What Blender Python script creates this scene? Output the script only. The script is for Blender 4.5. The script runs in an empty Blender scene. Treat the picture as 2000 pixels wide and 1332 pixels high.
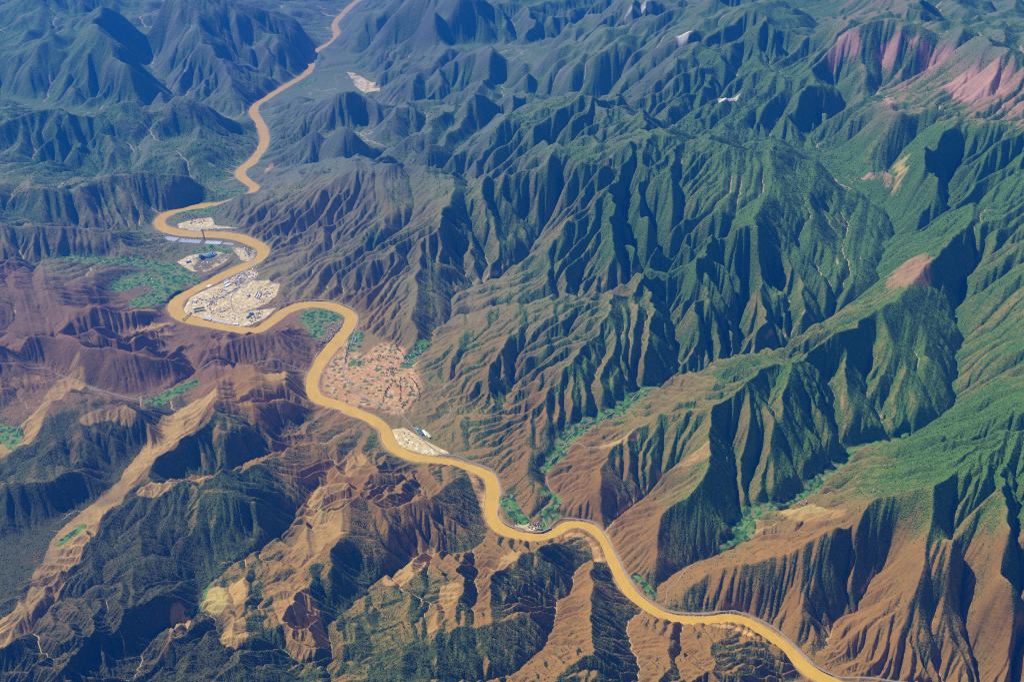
import bpy, bmesh, math, random
import numpy as np
from mathutils import Vector, Matrix

S = bpy.context.scene
C = S.collection
R = math.radians

# ------------------------------------------------------------------ camera, light, air
CAM_H = 6000.0            # metres above the river
PITCH = 30.0              # degrees below the horizon
FOVX = 50.0
cam_d = bpy.data.cameras.new('camera')
cam = bpy.data.objects.new('camera', cam_d)
C.objects.link(cam)
cam.location = (0, 0, CAM_H)
cam.rotation_euler = (R(90 - PITCH), 0, 0)
cam_d.sensor_width = 36.0
cam_d.angle = R(FOVX)
cam_d.clip_start = 1.0
cam_d.clip_end = 300000.0
S.camera = cam

SUN_AZ, SUN_EL = -58.0, 52.0      # azimuth from the view direction (negative: left), elevation
w = bpy.data.worlds.new("World")
S.world = w
w.use_nodes = True
nt = w.node_tree
sky = nt.nodes.new('ShaderNodeTexSky')
sky.sky_type = 'NISHITA'
sky.sun_disc = False
sky.sun_elevation = R(SUN_EL)
sky.sun_rotation = R(SUN_AZ)
sky.altitude = 2000
bg = nt.nodes['Background']
bg.inputs['Strength'].default_value = 0.05
nt.links.new(sky.outputs[0], bg.inputs[0])

sun_d = bpy.data.lights.new('sun', 'SUN')
sun = bpy.data.objects.new('sun', sun_d)
C.objects.link(sun)
sun_d.energy = 5.0
sun_d.angle = R(0.5)
sun_d.color = (1.0, 0.915, 0.78)
sdir = Vector((math.sin(R(SUN_AZ)) * math.cos(R(SUN_EL)), math.cos(R(SUN_AZ)) * math.cos(R(SUN_EL)), math.sin(R(SUN_EL))))
sun.rotation_euler = sdir.to_track_quat('Z', 'Y').to_euler()
sun.location = sdir * 20000

S.view_settings.view_transform = 'Standard'
S.view_settings.look = 'None'
S.view_settings.gamma = 1.0
S.view_settings.exposure = 0.7
S.cycles.filter_width = 1.0
S.cycles.max_bounces = 4
S.cycles.diffuse_bounces = 2
S.cycles.volume_bounces = 0
S.cycles.use_denoising = False

# ------------------------------------------------------------------ pixel of the photograph -> point on the land
FPX = 1000.0 / math.tan(R(FOVX / 2))
SP, CP = math.sin(R(PITCH)), math.cos(R(PITCH))


def unproj(u, v, h=0.0):
    """ground point at height h seen at pixel (u, v) of the 2000 x 1332 photograph"""
    a = (np.asarray(u, float) - 1000.0) / FPX
    b = (666.0 - np.asarray(v, float)) / FPX
    dy = CP + b * SP
    dz = -SP + b * CP
    t = (np.asarray(h, float) - CAM_H) / dz
    return a * t, dy * t
# ------------------------------------------------------------------ the lie of the land: river, valleys, ridges (pixel u, v, height m)
RIVER = [(900, -60, 120), (800, -34, 120), (735, -14, 120), (696, 4, 120), (665, 33, 120), (653, 49, 120), (658, 66, 120), (649, 82, 125), (616, 101, 125),
 (609, 119, 130), (605, 136, 130), (591, 150, 130), (560, 168, 130), (525, 189, 135), (500, 206, 140), (495, 220, 140), (507, 241, 135),
 (514, 259, 140), (517, 276, 140), (507, 297, 140), (490, 318, 145), (472, 332, 140), (471, 345, 140), (486, 357, 135), (497, 366, 130),
 (492, 376, 130), (462, 390, 135), (430, 399, 135), (408, 401, 140), (380, 404, 150), (350, 411, 150), (324, 420, 140), (312.5, 430.5, 130), (315, 442, 135), (336, 451.5, 165),
 (373, 457, 180), (419.6, 458.5, 185), (461.5, 463, 175), (489, 472, 160), (510, 483, 145), (514, 493, 140), (505.7, 507, 140),
 (478, 520, 145), (443, 535, 150), (408, 552.6, 155), (373, 570, 150), (347.5, 586, 150), (341.7, 602.7, 150), (354.5, 619, 140),
 (384.7, 628, 140), (431, 637.5, 130), (477.8, 645.7, 125), (503, 644.5, 125), (531, 628, 140), (554.5, 609.6, 150), (582.5, 598, 155),
 (617, 594, 150), (652, 599, 145), (677, 609, 140), (686, 623, 130), (676, 645, 135), (657, 667, 140), (636.6, 692.7, 140), (621, 715.7, 130),
 (611, 738.7, 115), (609.8, 761.6, 120), (623.8, 779.5, 130), (657, 789.7, 125), (692.7, 805, 120), (728.5, 820, 115), (751, 838, 105),
 (757.8, 858.6, 105), (772, 876.5, 120), (807.5, 892, 110), (867, 901, 95), (916, 913, 95), (951, 927, 105), (961.5, 943, 105), (962.6, 967.5, 110),
 (960, 999, 120), (972, 1027, 120), (1003.5, 1043.5, 100), (1045.5, 1049, 95), (1080.5, 1041, 95), (1108.5, 1026, 100), (1140, 1026, 100), (1171.5, 1044.5, 95),
 (1189, 1076, 85), (1206.5, 1118, 85), (1227.5, 1153, 95), (1259, 1181, 95), (1297.5, 1202, 90), (1342, 1210.8, 80), (1391, 1210.8, 85),
 (1422.5, 1206, 90), (1457.5, 1214, 85), (1496, 1237, 85), (1538, 1268.5, 95), (1573, 1303.5, 105), (1615, 1328, 110), (1700, 1365, 110), (1850, 1400, 110), (2100, 1440, 110)]

# valleys from mouth to head; only some heights are given, the rest are spread along the length
VALLEYS = """
1068,1036,0 1052,999,25 1080,974 1066,943 1066,915 1091,887 1101,860,120 1140,832 1175,818 1217,794 1252,766 1290,741 1332,710,330 1405,689 1457,687 1503,680,450 1545,650 1590,622 1625,594,620 1685,556 1716,510 1730,461,820 1730,420 1702,378 1650,345 1636,316,980 1608,281 1545,281 1433,277 1370,259 1307,235,1060
1335,706,335 1321,640 1300,587,560 1285,550,700
1625,594,620 1643,566 1640,531 1622,475,900 1610,420,1000
1590,622,580 1566,580 1559,524 1573,451,950
1730,420,900 1755,350 1765,312,1080
1297,1190,0 1299,1155,15 1335,1114 1373,1083 1415,1065 1454,1041,130 1437,1027 1457,1006 1510,988 1552,974 1580,964,210 1587,943 1615,918 1650,897 1671,876,320 1744,864 1769,843 1797,822 1835,804 1853,787,500 1860,766 1860,738 1881,710 1881,668,680 1870,626 1877,594 1895,535,950
1667,874,315 1650,832 1639,759 1615,727,700
1744,858,380 1716,808 1695,755 1695,680,780
1790,824,440 1783,766 1758,720,750
1856,745,560 1790,692 1737,647,860
1448,1005,150 1440,950,250 1445,905 1442,850,500
1576,1284,0 1608,1251,30 1615,1202 1657,1188,120 1685,1149 1706,1111 1720,1062,420 1748,1030,600
1657,1188,120 1643,1139 1646,1083 1640,1045,480
1950,1400,60 1923,1328,90 1919,1251 1909,1209 1874,1118,380 1860,1090 1863,1030,650
1182,1023,0 1185,1009,20 1217,995 1245,967 1280,936,170 1320,895 1345,850,480
800,700,40 828,668 846,640 877,619,110 877,577 909,559 961,535,220 1000,507 1045,447,420 1037,425,520 1010,410,560
877,600,120 923,605 986,598,230 1035,594,300 1122,564 1196,546,540 1252,528 1266,493,680 1290,451,800
862,775,25 888,727 909,699 947,668 975,628,280
893,886,0 940,864,40 951,825 972,797 993,745,140 1003,720 1024,675,260 1087,654 1172,596,650
504,334,0 560,328,60 640,326,110 696,316,150 765,316,220 825,327,300 895,331,360 940,350,420 985,375,470
600,160,0 660,166,15 690,175,40 745,200,130 790,201,180 895,204,300 960,195,380 1050,185,480 1160,195,650 1240,205,800
660,155,15 700,160,50 734,168,90 800,160,200 880,160,330 960,160,430 1050,150,600
690,140,40 720,110,120 776,96,230 874,95,350 950,108,430 1010,95,520 1100,70,700
490,236,0 440,225,30 406,215,70 385,205 360,185 340,165,200 310,130 290,90 280,55,550
340,206,170 300,214,190 245,222,220 143,217,280 105,204,310 52,184,360 0,170,420 -80,150,520
430,380,0 418,370,10 385,352,40 315,341,80 250,340,110 190,342,140 150,327,190 100,312,240 45,308,280 0,298,310 -80,290,370
306,446,0 280,440,20 200,440,80 100,432,150 40,410,220 -60,400,320
374,560,5 345,535,25 315,524,40 245,514,60 175,510,90 133,505,110 0,500,190 -80,495,250
338,626,0 315,630,20 290,636,40 210,640,90 133,650,140 77,650,180 0,640,230 -80,630,300
392,650,0 350,668,30 297,689,80 238,692,130 150,680,200
602,733,0 567,717,25 507,712,50 437,710,75 385,731,90 336,762,110 297,787,125 252,782,140 217,773,155 157,748,175 129,734,190 87,722,200 21,706,225 -60,690,260
405,733,95 378,762,120 353,794,150 341,830,150 325,870,140 304,887,130 252,925,115 217,957,100 196,992,90 168,1023,80 115,1062,70 70,1083,60 0,1104,45 -80,1130,30
122,755,185 70,794,150 38,825,130 31,867,110 0,888,90 -80,930,60
640,792,0 623,801,15 574,836,60 546,860,85 504,881,115 483,894,130 413,918,160 367,939,180 330,950,200
735,838,0 728,843,10 698,871,35 679,897 647,911 640,936 602,964 574,999,120 560,1020 532,1051 490,1076 462,1104,180 420,1132 395,1156 378,1191,220 350,1205 297,1240 280,1265 266,1303 231,1331,300 200,1400,330
951,1036,0 937,1051,20 909,1065 860,1072,55 814,1076 790,1093 755,1118,120 716,1132 685,1181 650,1198,180 623,1265,230 610,1340,270
1170,1094,0 1126,1104,35 1122,1142 1091,1174,90 1094,1212 1063,1247,150 1031,1282 965,1314,220 895,1331,260
655,108,5 700,86,120 750,66,280 800,40,440
710,305,150 735,262,240 765,222,330
765,306,220 800,270,290 850,232,380
812,318,290 862,272,380 920,222,470
862,320,340 910,275,430 985,215,560
812,190,210 850,150,320 885,128,400
965,190,370 975,150,440 975,122,500
1040,188,470 1030,150,520 1025,122,570
1270,1194,0 1227,1230,50 1238,1261,80 1245,1307,130 1250,1350,180
"""

RIDGES = """
1178,1005,60 1170,960,180 1165,920,260 1170,880,300 1240,838,380 1287,811,480 1345,816,580 1405,801,680 1440,780,730 1500,722,820 1538,708,860 1600,684,900 1650,660,950 1709,619,1000 1769,600,1050 1785,570,1080 1815,540,1120 1856,486,1220 1890,440,1180 1888,392,1150
1856,486,1220 1780,505,1080 1710,535,920
1405,801,680 1385,850,600 1377,904,520 1349,960,420 1303,1000,330 1294,1062,220 1285,1130,80
1538,715,850 1541,762,760 1510,829,600 1502,890,440 1528,925,330 1538,960,250
1600,690,880 1600,790,620 1610,860,400
1650,662,930 1665,740,720 1690,830,450
1709,620,980 1735,720,720 1760,820,470
1769,602,1030 1815,690,800 1848,765,560
2040,1180,700 2000,1120,850 1955,1010,1000 1930,870,1080 1937,840,1080 1932,808,1050 1970,785,1120 2010,765,1180 2080,740,1300 2150,700,1400
1632,1030,640 1667,1002,720 1737,967,820 1825,950,960 1867,904,1020 1895,880,1050 1930,870,1080
1632,1030,640 1601,1041,580 1559,1058,500 1541,1076,460 1489,1090,370 1429,1100,290 1398,1107,250 1373,1132,170 1335,1170,60
1541,1078,455 1552,1135,300 1566,1216,120 1594,1258,40
1394,1112,245 1401,1181,60
1489,1092,365 1512,1181,110
1825,950,960 1810,1000,820 1802,1050,680 1793,1111,560 1793,1146,490 1783,1163,440 1765,1195,360 1744,1209,310 1702,1223,210 1678,1237,160 1664,1286,40
1783,1165,430 1825,1244,220 1840,1310,90
1867,904,1020 1888,999,900 1895,1062,760 1902,1104,640 1930,1135,560 1979,1198,400 1993,1268,260 2010,1350,140
895,355,640 890,385,640 881,440,580 846,472,520 821,486,480 821,556,350 800,619,200 806,640,160 795,690,60
846,472,520 760,500,380 700,530,220 665,560,60
600,345,300 640,335,400 690,328,520 730,320,560 765,325,600 807,335,600 846,344,610 895,353,640 947,367,620 979,386,580 1050,356,700 1110,340,820 1180,305,950 1219,286,1080
765,325,600 740,380,470 700,430,340 640,480,180 600,520,80
807,335,600 790,420,420 740,480,280
947,367,620 930,440,480 900,520,280
690,328,520 620,390,320 560,430,120
497,372,150 540,360,190 600,345,300
560,362,200 500,370,170 460,381,160 425,393,70
930,340,440 1010,332,620 1077,304,820 1160,292,960 1219,286,1080
1260,262,1100 1219,286,1080 1211,339,980 1213,388,900 1210,430,840 1206,472,760 1175,483,690 1115,505,560 1060,524,430 1020,526,360 965,548,250
1100,440,720 1060,480,560 1010,530,330
1038,602,380 1087,588,480 1136,573,560 1196,556,660 1238,546,720 1280,539,770 1345,532,840 1384,493,930 1401,461,980 1447,451,1020 1496,448,1050
1038,602,380 1000,603,330 951,622,270 902,657,200 874,671,170 867,689,150 857,745,50
1014,606,370 1010,640,330 1000,678,290 972,696,250 954,720,210 951,762,140 938,800,50
1196,556,660 1188,580,680 1185,598,690 1164,626,620 1119,675,500 1119,696,470 1101,734,390 1066,748,320 1059,766,300 1056,780,285 1031,801,230 1031,832,190 1031,866,150 1030,936,80 1037,995,25
1280,540,770 1270,620,620 1262,700,450
1345,533,840 1330,600,690 1345,660,520
1140,207,960 1182,217,1000 1245,224,1050 1310,250,1110 1360,270,1120 1420,287,1160 1482,298,1120 1545,308,1080 1600,318,1040
1310,250,1110 1260,262,1100
1420,287,1160 1370,360,1000 1330,430,850 1300,470,800
1482,298,1120 1470,370,1050 1496,448,1020 1490,520,850 1470,600,600
1545,308,1080 1560,370,1000 1600,430,920 1600,520,750
1401,461,980 1440,560,700 1450,640,500
696,241,560 655,252,440 612,262,310 574,282,190 542,308,60
693,200,520 630,215,330 575,225,170 530,236,50
545,186,30 560,196,110 578,207,60
693,308,300 630,311,220 577,326,140 540,352,80
688,199,420 744,212,420 783,206,380 818,217,400 874,223,450 909,213,520 937,198,580 972,205,600 1007,206,650 1049,199,730 1098,192,850 1140,207,960
744,212,350 690,260,220 620,300,110
874,223,450 800,290,280
972,205,600 930,270,460 850,310,330
1049,199,730 1020,270,600 960,315,470
1140,207,960 1120,260,840 1080,300,800
760,160,180 846,148,340 900,130,450 923,108,520 965,115,560 1000,116,600 1045,112,660 1101,98,780 1147,88,860 1185,74,950 1210,52,1020 1245,28,1100 1273,14,1150
700,105,180 776,100,300 874,98,430 923,108,520
1045,112,660 1010,160,520
1147,88,860 1120,150,680
1185,74,950 1230,120,850 1260,170,750
1447,175,1000 1489,150,1100 1527,136,1150 1573,157,1120 1615,175,1080 1660,200,1050
1527,136,1150 1500,90,1250 1420,30,1300 1400,0,1300
1447,175,1000 1390,200,900 1330,215,850
1420,30,1300 1350,70,1150 1310,130,1000 1270,190,850
1713,290,1130 1748,301,1180 1776,304,1190 1790,311,1180 1818,336,1150 1846,360,1130 1888,392,1120 1940,455,1200 2000,480,1300 2080,470,1350
1776,304,1190 1811,262,1230 1860,248,1280 1930,227,1380 1955,192,1480 1982,175,1540 2000,145,1620 2060,110,1680
1940,455,1200 1930,560,1080 1920,650,850
1700,230,1150 1760,240,1200 1811,262,1230
1540,70,1250 1636,63,1450 1685,77,1500 1734,73,1540 1772,66,1580 1830,62,1600 1874,70,1630 1888,91,1640 1930,115,1650 1965,129,1640 2000,145,1620
1755,0,1600 1769,31,1600 1800,45,1600 1874,70,1630
1874,70,1630 1910,60,1600 1965,56,1560 2060,30,1500
1734,73,1540 1735,130,1300 1720,190,1100
1830,62,1600 1810,130,1350 1790,200,1150
1930,115,1650 1880,170,1380 1850,220,1250
192,35,900 210,87,780 245,119,620 290,160,470 332,190,320 360,212,200
192,35,900 130,80,700 80,115,560 40,150,480
192,35,900 170,110,600 150,170,400
245,119,620 240,180,380
192,35,900 260,10,950 340,10,900 440,20,800 520,35,600 580,60,350 630,85,100
340,10,900 400,70,600 420,130,400 440,190,180
520,35,600 540,100,320 520,150,120
-40,270,420 0,264,400 38,250,380 98,246,390 150,222,420 210,221,410 259,226,400 308,219,420 339,211,430 378,216,360 420,230,220 480,240,40
339,211,430 365,259,300 380,310,140
210,221,410 230,280,250
98,246,390 130,290,280
70,377,360 136,373,330 175,352,340 217,346,340 280,342,330 332,350,270 385,357,180 420,371,70
-60,372,420 0,375,400 70,377,360 75,410,270
136,373,330 180,410,180 240,430,80
-60,440,420 20,440,360 100,450,300 170,460,230 250,470,120 305,482,40
-80,575,400 0,570,340 77,571,290 115,559,250 147,545,210 196,531,160 245,524,130
77,571,290 130,600,220 180,620,190 245,612,150 320,604,70
90,650,260 200,652,170 270,646,130 335,637,60
-60,680,420 0,674,380 70,664,340 150,686,320 196,696,300 262,699,270 315,706,230 402,696,200 430,689,190 483,661,160 507,657,150 546,654,130 574,640,110 602,657,80 608,680,40
70,664,340 150,662,260 250,668,190 320,672,120
535,728,150 574,731,140 581,766,130 602,782,80
535,728,150 480,745,200 430,760,230 406,745,200
430,760,230 392,815,290 388,843,300 364,866,300 329,890,290 297,915,285 290,945,290 273,967,280 252,1002,260 196,1034,240 171,1062,220 140,1104,200 112,1156,185 73,1202,165 38,1233,140 -40,1290,100
273,960,290 320,955,300 367,944,290 420,932,290 470,915,280 510,905,240
430,760,230 500,790,220 560,782,190 600,790,100
500,790,220 470,840,230 440,880,220
154,759,260 115,801,280 101,839,270 70,864,240 31,888,210 -30,930,170
115,803,270 154,818,280 192,811,290 252,811,280 300,830,250
300,960,280 420,980,300 500,990,270 545,1000,200
0,960,250 80,945,270 200,930,230
0,1250,260 120,1240,300 250,1190,330 330,1160,310 380,1150,270
250,1190,330 200,1290,340 150,1350,350
357,1211,270 332,1237,310 320,1279,330 301,1314,340 280,1370,360
696,953,240 681,988,280 700,1013,280 689,1062,270 647,1079,290 602,1090,300 591,1125,300 588,1167,290 598,1202,280 616,1230,270 619,1261,270
681,988,280 640,1010,230
780,880,40 740,920,140 696,953,240
588,1167,290 520,1160,270 455,1170,260 451,1251,290 476,1321,330
700,1011,280 737,1002,270 800,988,240 846,967,190 888,946,120 920,925,40
700,1013,280 660,1120,250
800,915,60 830,930,120 846,967,190
1098,1056,110 1052,1069,190 1007,1076,210 1003,1090,215 982,1125,230 954,1139,220 891,1146,220 888,1170,230 881,1216,250 860,1244,270 818,1268,290 772,1265,290 755,1247,270 720,1240,250
860,1244,270 902,1230,270 958,1219,250 1010,1205,200 1060,1195,150
1052,1069,190 1080,1110,150
1140,1093,90 1154,1107,130 1156,1146,190 1159,1170,220 1156,1202,240 1164,1272,250 1180,1340,280
1164,1272,250 1100,1300,260 1060,1340,280
1245,1214,90 1311,1254,140 1308,1286,160 1276,1321,200 1270,1370,230
1320,1240,110 1400,1250,150 1480,1262,120 1510,1268,110 1517,1286,100 1540,1330,80
1400,1250,150 1390,1310,200
745,216,420 720,262,300 700,300,180
874,224,450 804,254,360 752,302,260
902,222,510 846,282,400 800,312,310
965,212,580 880,288,450 845,312,380
1035,206,700 930,308,480
867,129,420 824,155,330 792,186,220
944,120,510 937,190,330
1000,120,590 1007,190,400
1045,116,650 1075,185,470
1108,100,770 1101,180,560
800,100,330 760,130,220 735,150,130
900,100,420 860,125,330
797,0,760 765,28,600 734,40,450 702,62,280 670,90,60
850,20,850 820,50,640 790,78,440 740,96,250
776,98,330 720,108,190 672,120,50
900,-10,950 850,20,850 797,0,760 740,-20,500
734,40,450 712,22,260 704,8,90
2150,900,1250 2120,500,1450
2150,400,1500 2100,200,1700
-150,60,700 -60,90,560 20,110,520
0,40,700 60,10,800 130,-20,900
"""
# level ground: outline in pixels, height
FLATS = [
 (14, "345,425 372,414 400,414 425,420 470,440 455,452 400,446 350,446 330,440"),
 (12, "318,455 350,460 400,466 450,470 478,480 498,492 490,505 470,508 455,490 420,482 370,478 330,474"),
 (30, "330,508 350,494 390,486 425,490 455,500 450,512 405,540 392,540 360,524"),
 (14, "372,580 400,566 450,545 480,530 498,525 505,535 495,548 470,560 470,590 440,606 400,612 375,610 362,600"),
 (26, "420,600 450,585 475,572 500,560 548,556 540,580 510,588 470,602"),
 (12, "365,618 400,612 440,615 500,606 540,600 520,620 490,634 440,626"),
 (14, "560,622 590,608 620,603 650,608 672,620 665,640 640,664 615,670 600,650"),
 (20, "668,660 690,640 720,650 760,668 785,700 800,710 815,770 800,800 760,800 700,795 650,775 625,765 622,740 640,700"),
 (12, "765,838 800,830 830,850 880,885 840,890 790,878"),
 (12, "990,960 1010,985 1040,1015 1060,1028 1010,1032 985,1015 982,985"),
 (14, "560,185 590,165 620,150 640,160 620,185 580,195"),
 (30, "655,145 700,140 720,160 715,180 680,185 640,182 660,170"),
 (12, "420,372 455,365 480,368 450,385"),
 (40, "235,555 270,540 320,545 335,560 320,580 270,590 235,580"),
]

# roads (pixel u, v): each hugs the ground, the riverside one runs on a bench cut into the bank
ROADS = {
 'riverside': "536,599 560,590 593,584 647,589 672,598 687,606 698,616 700,629 693,649 682,682 677,700 672,718 672,733 685,754 703,772 744,792 779,807 805,833 835,868 866,887 891,890 912,899 958,918 972,936 981,971 972,1002 975,1013 990,1026 1021,1037 1048,1040 1066,1038 1075,1029 1098,1014 1154,1017 1171,1033 1196,1075 1227,1124 1252,1162 1290,1186 1315,1197 1350,1200 1370,1200 1422,1192 1457,1200 1510,1226 1541,1251 1573,1282 1601,1307 1643,1324 1692,1323 1755,1332 1900,1350",
 'town': "493,522 500,530 495,545 470,560 452,580 455,605 470,612 500,602 536,599",
 'west_valley': "600,728 567,713 507,706 437,705 400,716 360,742 320,768 290,782 252,777 217,768 165,750 135,738 90,720 50,715 0,712 -60,705",
 'plant': "318,510 345,528 372,542 380,545 420,532 455,515 468,500 460,488",
 'fan': "672,735 705,752 745,738 765,735",
 'west_bank': "300,447 315,458 345,467 400,474 455,480",
 'valley_track': "1068,1030 1060,1000 1082,975 1070,943 1070,915 1095,887 1106,858 1142,830 1178,815 1220,791 1255,763 1293,738 1332,706",
 'spur_track': "1101,862 1130,866 1165,874 1200,858 1238,838 1262,826",
 'hill_track': "955,748 985,742 1020,752 1056,764",
 'quarry_track': "862,775 880,800 862,830 838,850",
 'gully_track': "574,848 610,825 640,803 655,797",
 'east_track': "1300,1180 1304,1152 1320,1140 1340,1112 1366,1092",
}
# (line in pixels, half width m, kind) green valley floors, pale stream beds, open ground and sunlit slopes painted tan
BELTS = [
 ("130,507 175,510 245,512 315,524 345,535 370,549", 128, 'farm'),
 ("240,560 270,545 320,548 325,570 280,590", 148, 'farm'),
 ("1101,862 1140,832 1175,819 1217,794 1252,766", 113, 'farm'),
 ("1066,915 1091,887 1101,865", 75, 'farm'),
 ("1454,1041 1440,1025 1460,1006 1505,990", 84, 'farm'),
 ("1552,974 1580,964 1590,940 1615,920 1650,898 1665,880", 84, 'farm'),
 ("1415,1065 1454,1045", 46, 'farm'),
 ("800,700 812,690 828,670", 81, 'farm'),
 ("790,715 805,705", 67, 'farm'),
 ("298,787 340,765 378,748", 74, 'farm'),
 ("425,370 450,378 470,372", 81, 'farm'),
 ("590,170 612,155", 94, 'farm'),
 ("990,975 1005,1000 1020,1015", 60, 'farm'),
 ("1065,960 1080,970 1088,985 1060,1003", 47, 'farm'),
 ("350,418 380,412 405,412", 74, 'farm'),
 ("390,490 420,482 445,492", 81, 'farm'),
 ("115,1062 140,1045 160,1030", 37, 'farm'),
 ("420,1132 405,1150 398,1170 388,1190 365,1200", 13, 'farm'),
 ("0,840 20,850 32,870", 81, 'farm'),
 ("1505,990 1530,982 1555,976", 40, 'farm'),
 ("1665,880 1700,872 1745,862 1770,845", 40, 'farm'),
 ("1252,766 1285,745", 50, 'farm'),
 ("395,215 410,217 425,222", 54, 'farm'),
 ("140,372 165,360", 54, 'farm'),
 ("1240,1125 1275,1160", 29, 'farm'),
 ("1060,1030 1075,1010 1090,1008", 40, 'farm'),
 ("690,150 705,165 735,168", 60, 'pale'),
 ("640,180 665,188 700,188", 33, 'pale'),
 ("860,775 888,727 909,699", 12, 'pale'),
 ("877,610 877,577 909,559 961,535 1000,507", 14, 'pale'),
 ("1122,566 1196,548 1252,528", 16, 'pale'),
 ("1332,708 1405,690 1457,688 1503,681 1545,651 1590,623", 13, 'pale'),
 ("1870,626 1872,650 1881,668 1881,712 1860,738 1860,766 1853,787 1835,804", 11, 'pale'),
 ("1666,873 1650,832 1639,759 1615,727", 7, 'pale'),
 ("1744,858 1716,808 1695,755 1695,680", 7, 'pale'),
 ("1182,1015 1217,995 1245,967 1280,936", 11, 'pale'),
 ("1657,1188 1685,1149 1706,1111", 12, 'pale'),
 ("1625,594 1643,566 1640,531 1622,475", 8, 'pale'),
 ("388,790 345,842 308,895 258,942 208,990 145,1045 105,1115 75,1172 25,1225", 165, 'bare_lit'),
 ("136,750 100,795 55,842 5,885", 140, 'bare_lit'),
 ("285,955 330,948 370,938 430,927", 55, 'bare_lit'),
 ("170,820 215,812 250,812", 60, 'bare_lit'),
 ("320,1290 340,1240 355,1212", 60, 'bare_lit'),
 ("640,960 650,1020 600,1060 560,1120 575,1180 600,1250", 170, 'bare_lit'),
 ("700,900 660,940", 90, 'bare_lit'),
 ("1290,935 1330,910 1372,886", 55, 'bare_lit'),
 ("1520,998 1580,1008 1640,1003", 50, 'bare_lit'),
 ("1460,1028 1500,1036 1545,1042", 45, 'bare_lit'),
 ("1180,872 1210,862 1240,848", 35, 'bare_lit'),
 ("1000,1085 985,1110 960,1130", 70, 'bare_lit'),

 ("305,608 250,614 195,622", 40, 'bare_lit'),
 ("330,632 295,638 258,646", 40, 'bare_lit'),
 ("325,652 290,660 258,672", 45, 'bare_lit'),
 ("535,735 570,740 575,758", 110, 'bare_lit'),
 ("552,790 575,785 598,784", 55, 'bare_lit'),
 ("480,770 510,780", 60, 'bare_lit'),
 ("30,745 70,738", 50, 'bare_lit'),
 ("150,700 140,716", 30, 'bare_lit'),
 ("460,1150 455,1190 460,1240", 90, 'bare_lit'),
 ("410,1180 430,1165", 60, 'bare_lit'),
 ("830,1080 800,1110 770,1140", 80, 'bare_lit'),
 ("880,1150 870,1190 850,1220", 70, 'bare_lit'),

 ("915,920 930,945 945,985", 34, 'sand'),
 ("1110,1045 1140,1047 1160,1065 1168,1092", 34, 'sand'),
 ("1400,1222 1440,1228 1470,1240", 26, 'sand'),
 ("505,345 520,335 530,322", 40, 'sand'),
 ("408,404 380,409 350,416", 30, 'sand'),
 ("532,634 556,616 585,604 600,603", 26, 'sand'),
 ("640,795 660,800 690,812", 30, 'sand'),
]
SCARS = [  # bare rock: outline in pixels at a height, soil kind
 (1350, "1605,130 1640,66 1690,75 1700,95 1660,130 1630,142", 'pink'),
 (1500, "1690,80 1735,78 1775,68 1870,72 1890,92 1880,120 1850,110 1820,150 1790,130 1770,100 1740,150 1725,140 1735,105 1700,110", 'pink'),
 (1500, "1835,170 1870,140 1920,115 1965,130 2000,145 1990,175 1950,190 1900,205 1850,195", 'pink'),
 (1200, "1720,190 1745,185 1760,225 1735,238 1718,225", 'pink'),
 (1150, "1675,345 1710,340 1740,320 1745,350 1735,385 1715,390 1700,370", 'pink'),
 (1180, "1745,303 1778,303 1770,335 1755,385 1735,405 1748,360 1745,325", 'sulphur'),
 (1000, "1250,20 1275,5 1270,25 1215,45", 'white'),
 (1000, "1320,70 1355,65 1340,85 1325,82", 'white'),
 (1000, "1400,195 1447,180 1440,195 1405,202", 'white'),
 (1120, "1715,540 1760,515 1830,492 1858,487 1840,545 1800,570 1760,570 1720,568", 'orange'),
 (900, "1195,300 1216,285 1205,330 1180,352 1150,355", 'orange'),
 (850, "1180,380 1210,350 1212,375 1190,400", 'orange'),
 (900, "1138,215 1145,212 1152,250 1140,285 1145,245", 'orange'),
 (250, "1512,1000 1560,985 1590,985 1640,997 1600,1005 1540,1010", 'sulphur'),
 (250, "405,1150 440,1145 450,1180 430,1200 400,1195", 'sulphur'),
 (250, "595,985 640,975 640,995 605,1002", 'sulphur'),
 (230, "828,640 840,632 852,638 850,650 832,655", 'tan'),
 (200, "1005,1110 1020,1085 995,1115 975,1130", 'grey'),
]
# ------------------------------------------------------------------ terrain: a fan-shaped height field, ridges and valleys joined by smooth slopes, then cut by running water
R0, R1, TH = 4500.0, 31000.0, R(37.5)


class Grid:
    def __init__(self, d):
        self.d = d
        self.nc = int(round(2 * TH / d)) + 1
        self.nr = int(round(math.log(R1 / R0) / d)) + 1
        self.r = R0 * np.exp(np.arange(self.nr) * d)
        self.th = -TH + np.arange(self.nc) * d
        self.c = np.repeat((self.r * d)[:, None], self.nc, 1)          # cell size in metres
        self.x = self.r[:, None] * np.sin(self.th)[None]
        self.y = self.r[:, None] * np.cos(self.th)[None]

    def ij(self, x, y):
        rr = np.hypot(x, y)
        return np.log(np.maximum(rr, 1.0) / R0) / self.d, (np.arctan2(x, y) + TH) / self.d


def upsample(a, g0, g1):
    """bilinear from grid g0 to finer grid g1"""
    ri = np.clip(np.arange(g1.nr) * g1.d / g0.d, 0, g0.nr - 1.001)
    ci = np.clip(np.arange(g1.nc) * g1.d / g0.d, 0, g0.nc - 1.001)
    i0 = ri.astype(int); fi = (ri - i0)[:, None]
    j0 = ci.astype(int); fj = (ci - j0)[None]
    b = a[i0] * (1 - fi) + a[i0 + 1] * fi
    return b[:, j0] * (1 - fj) + b[:, j0 + 1] * fj


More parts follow.
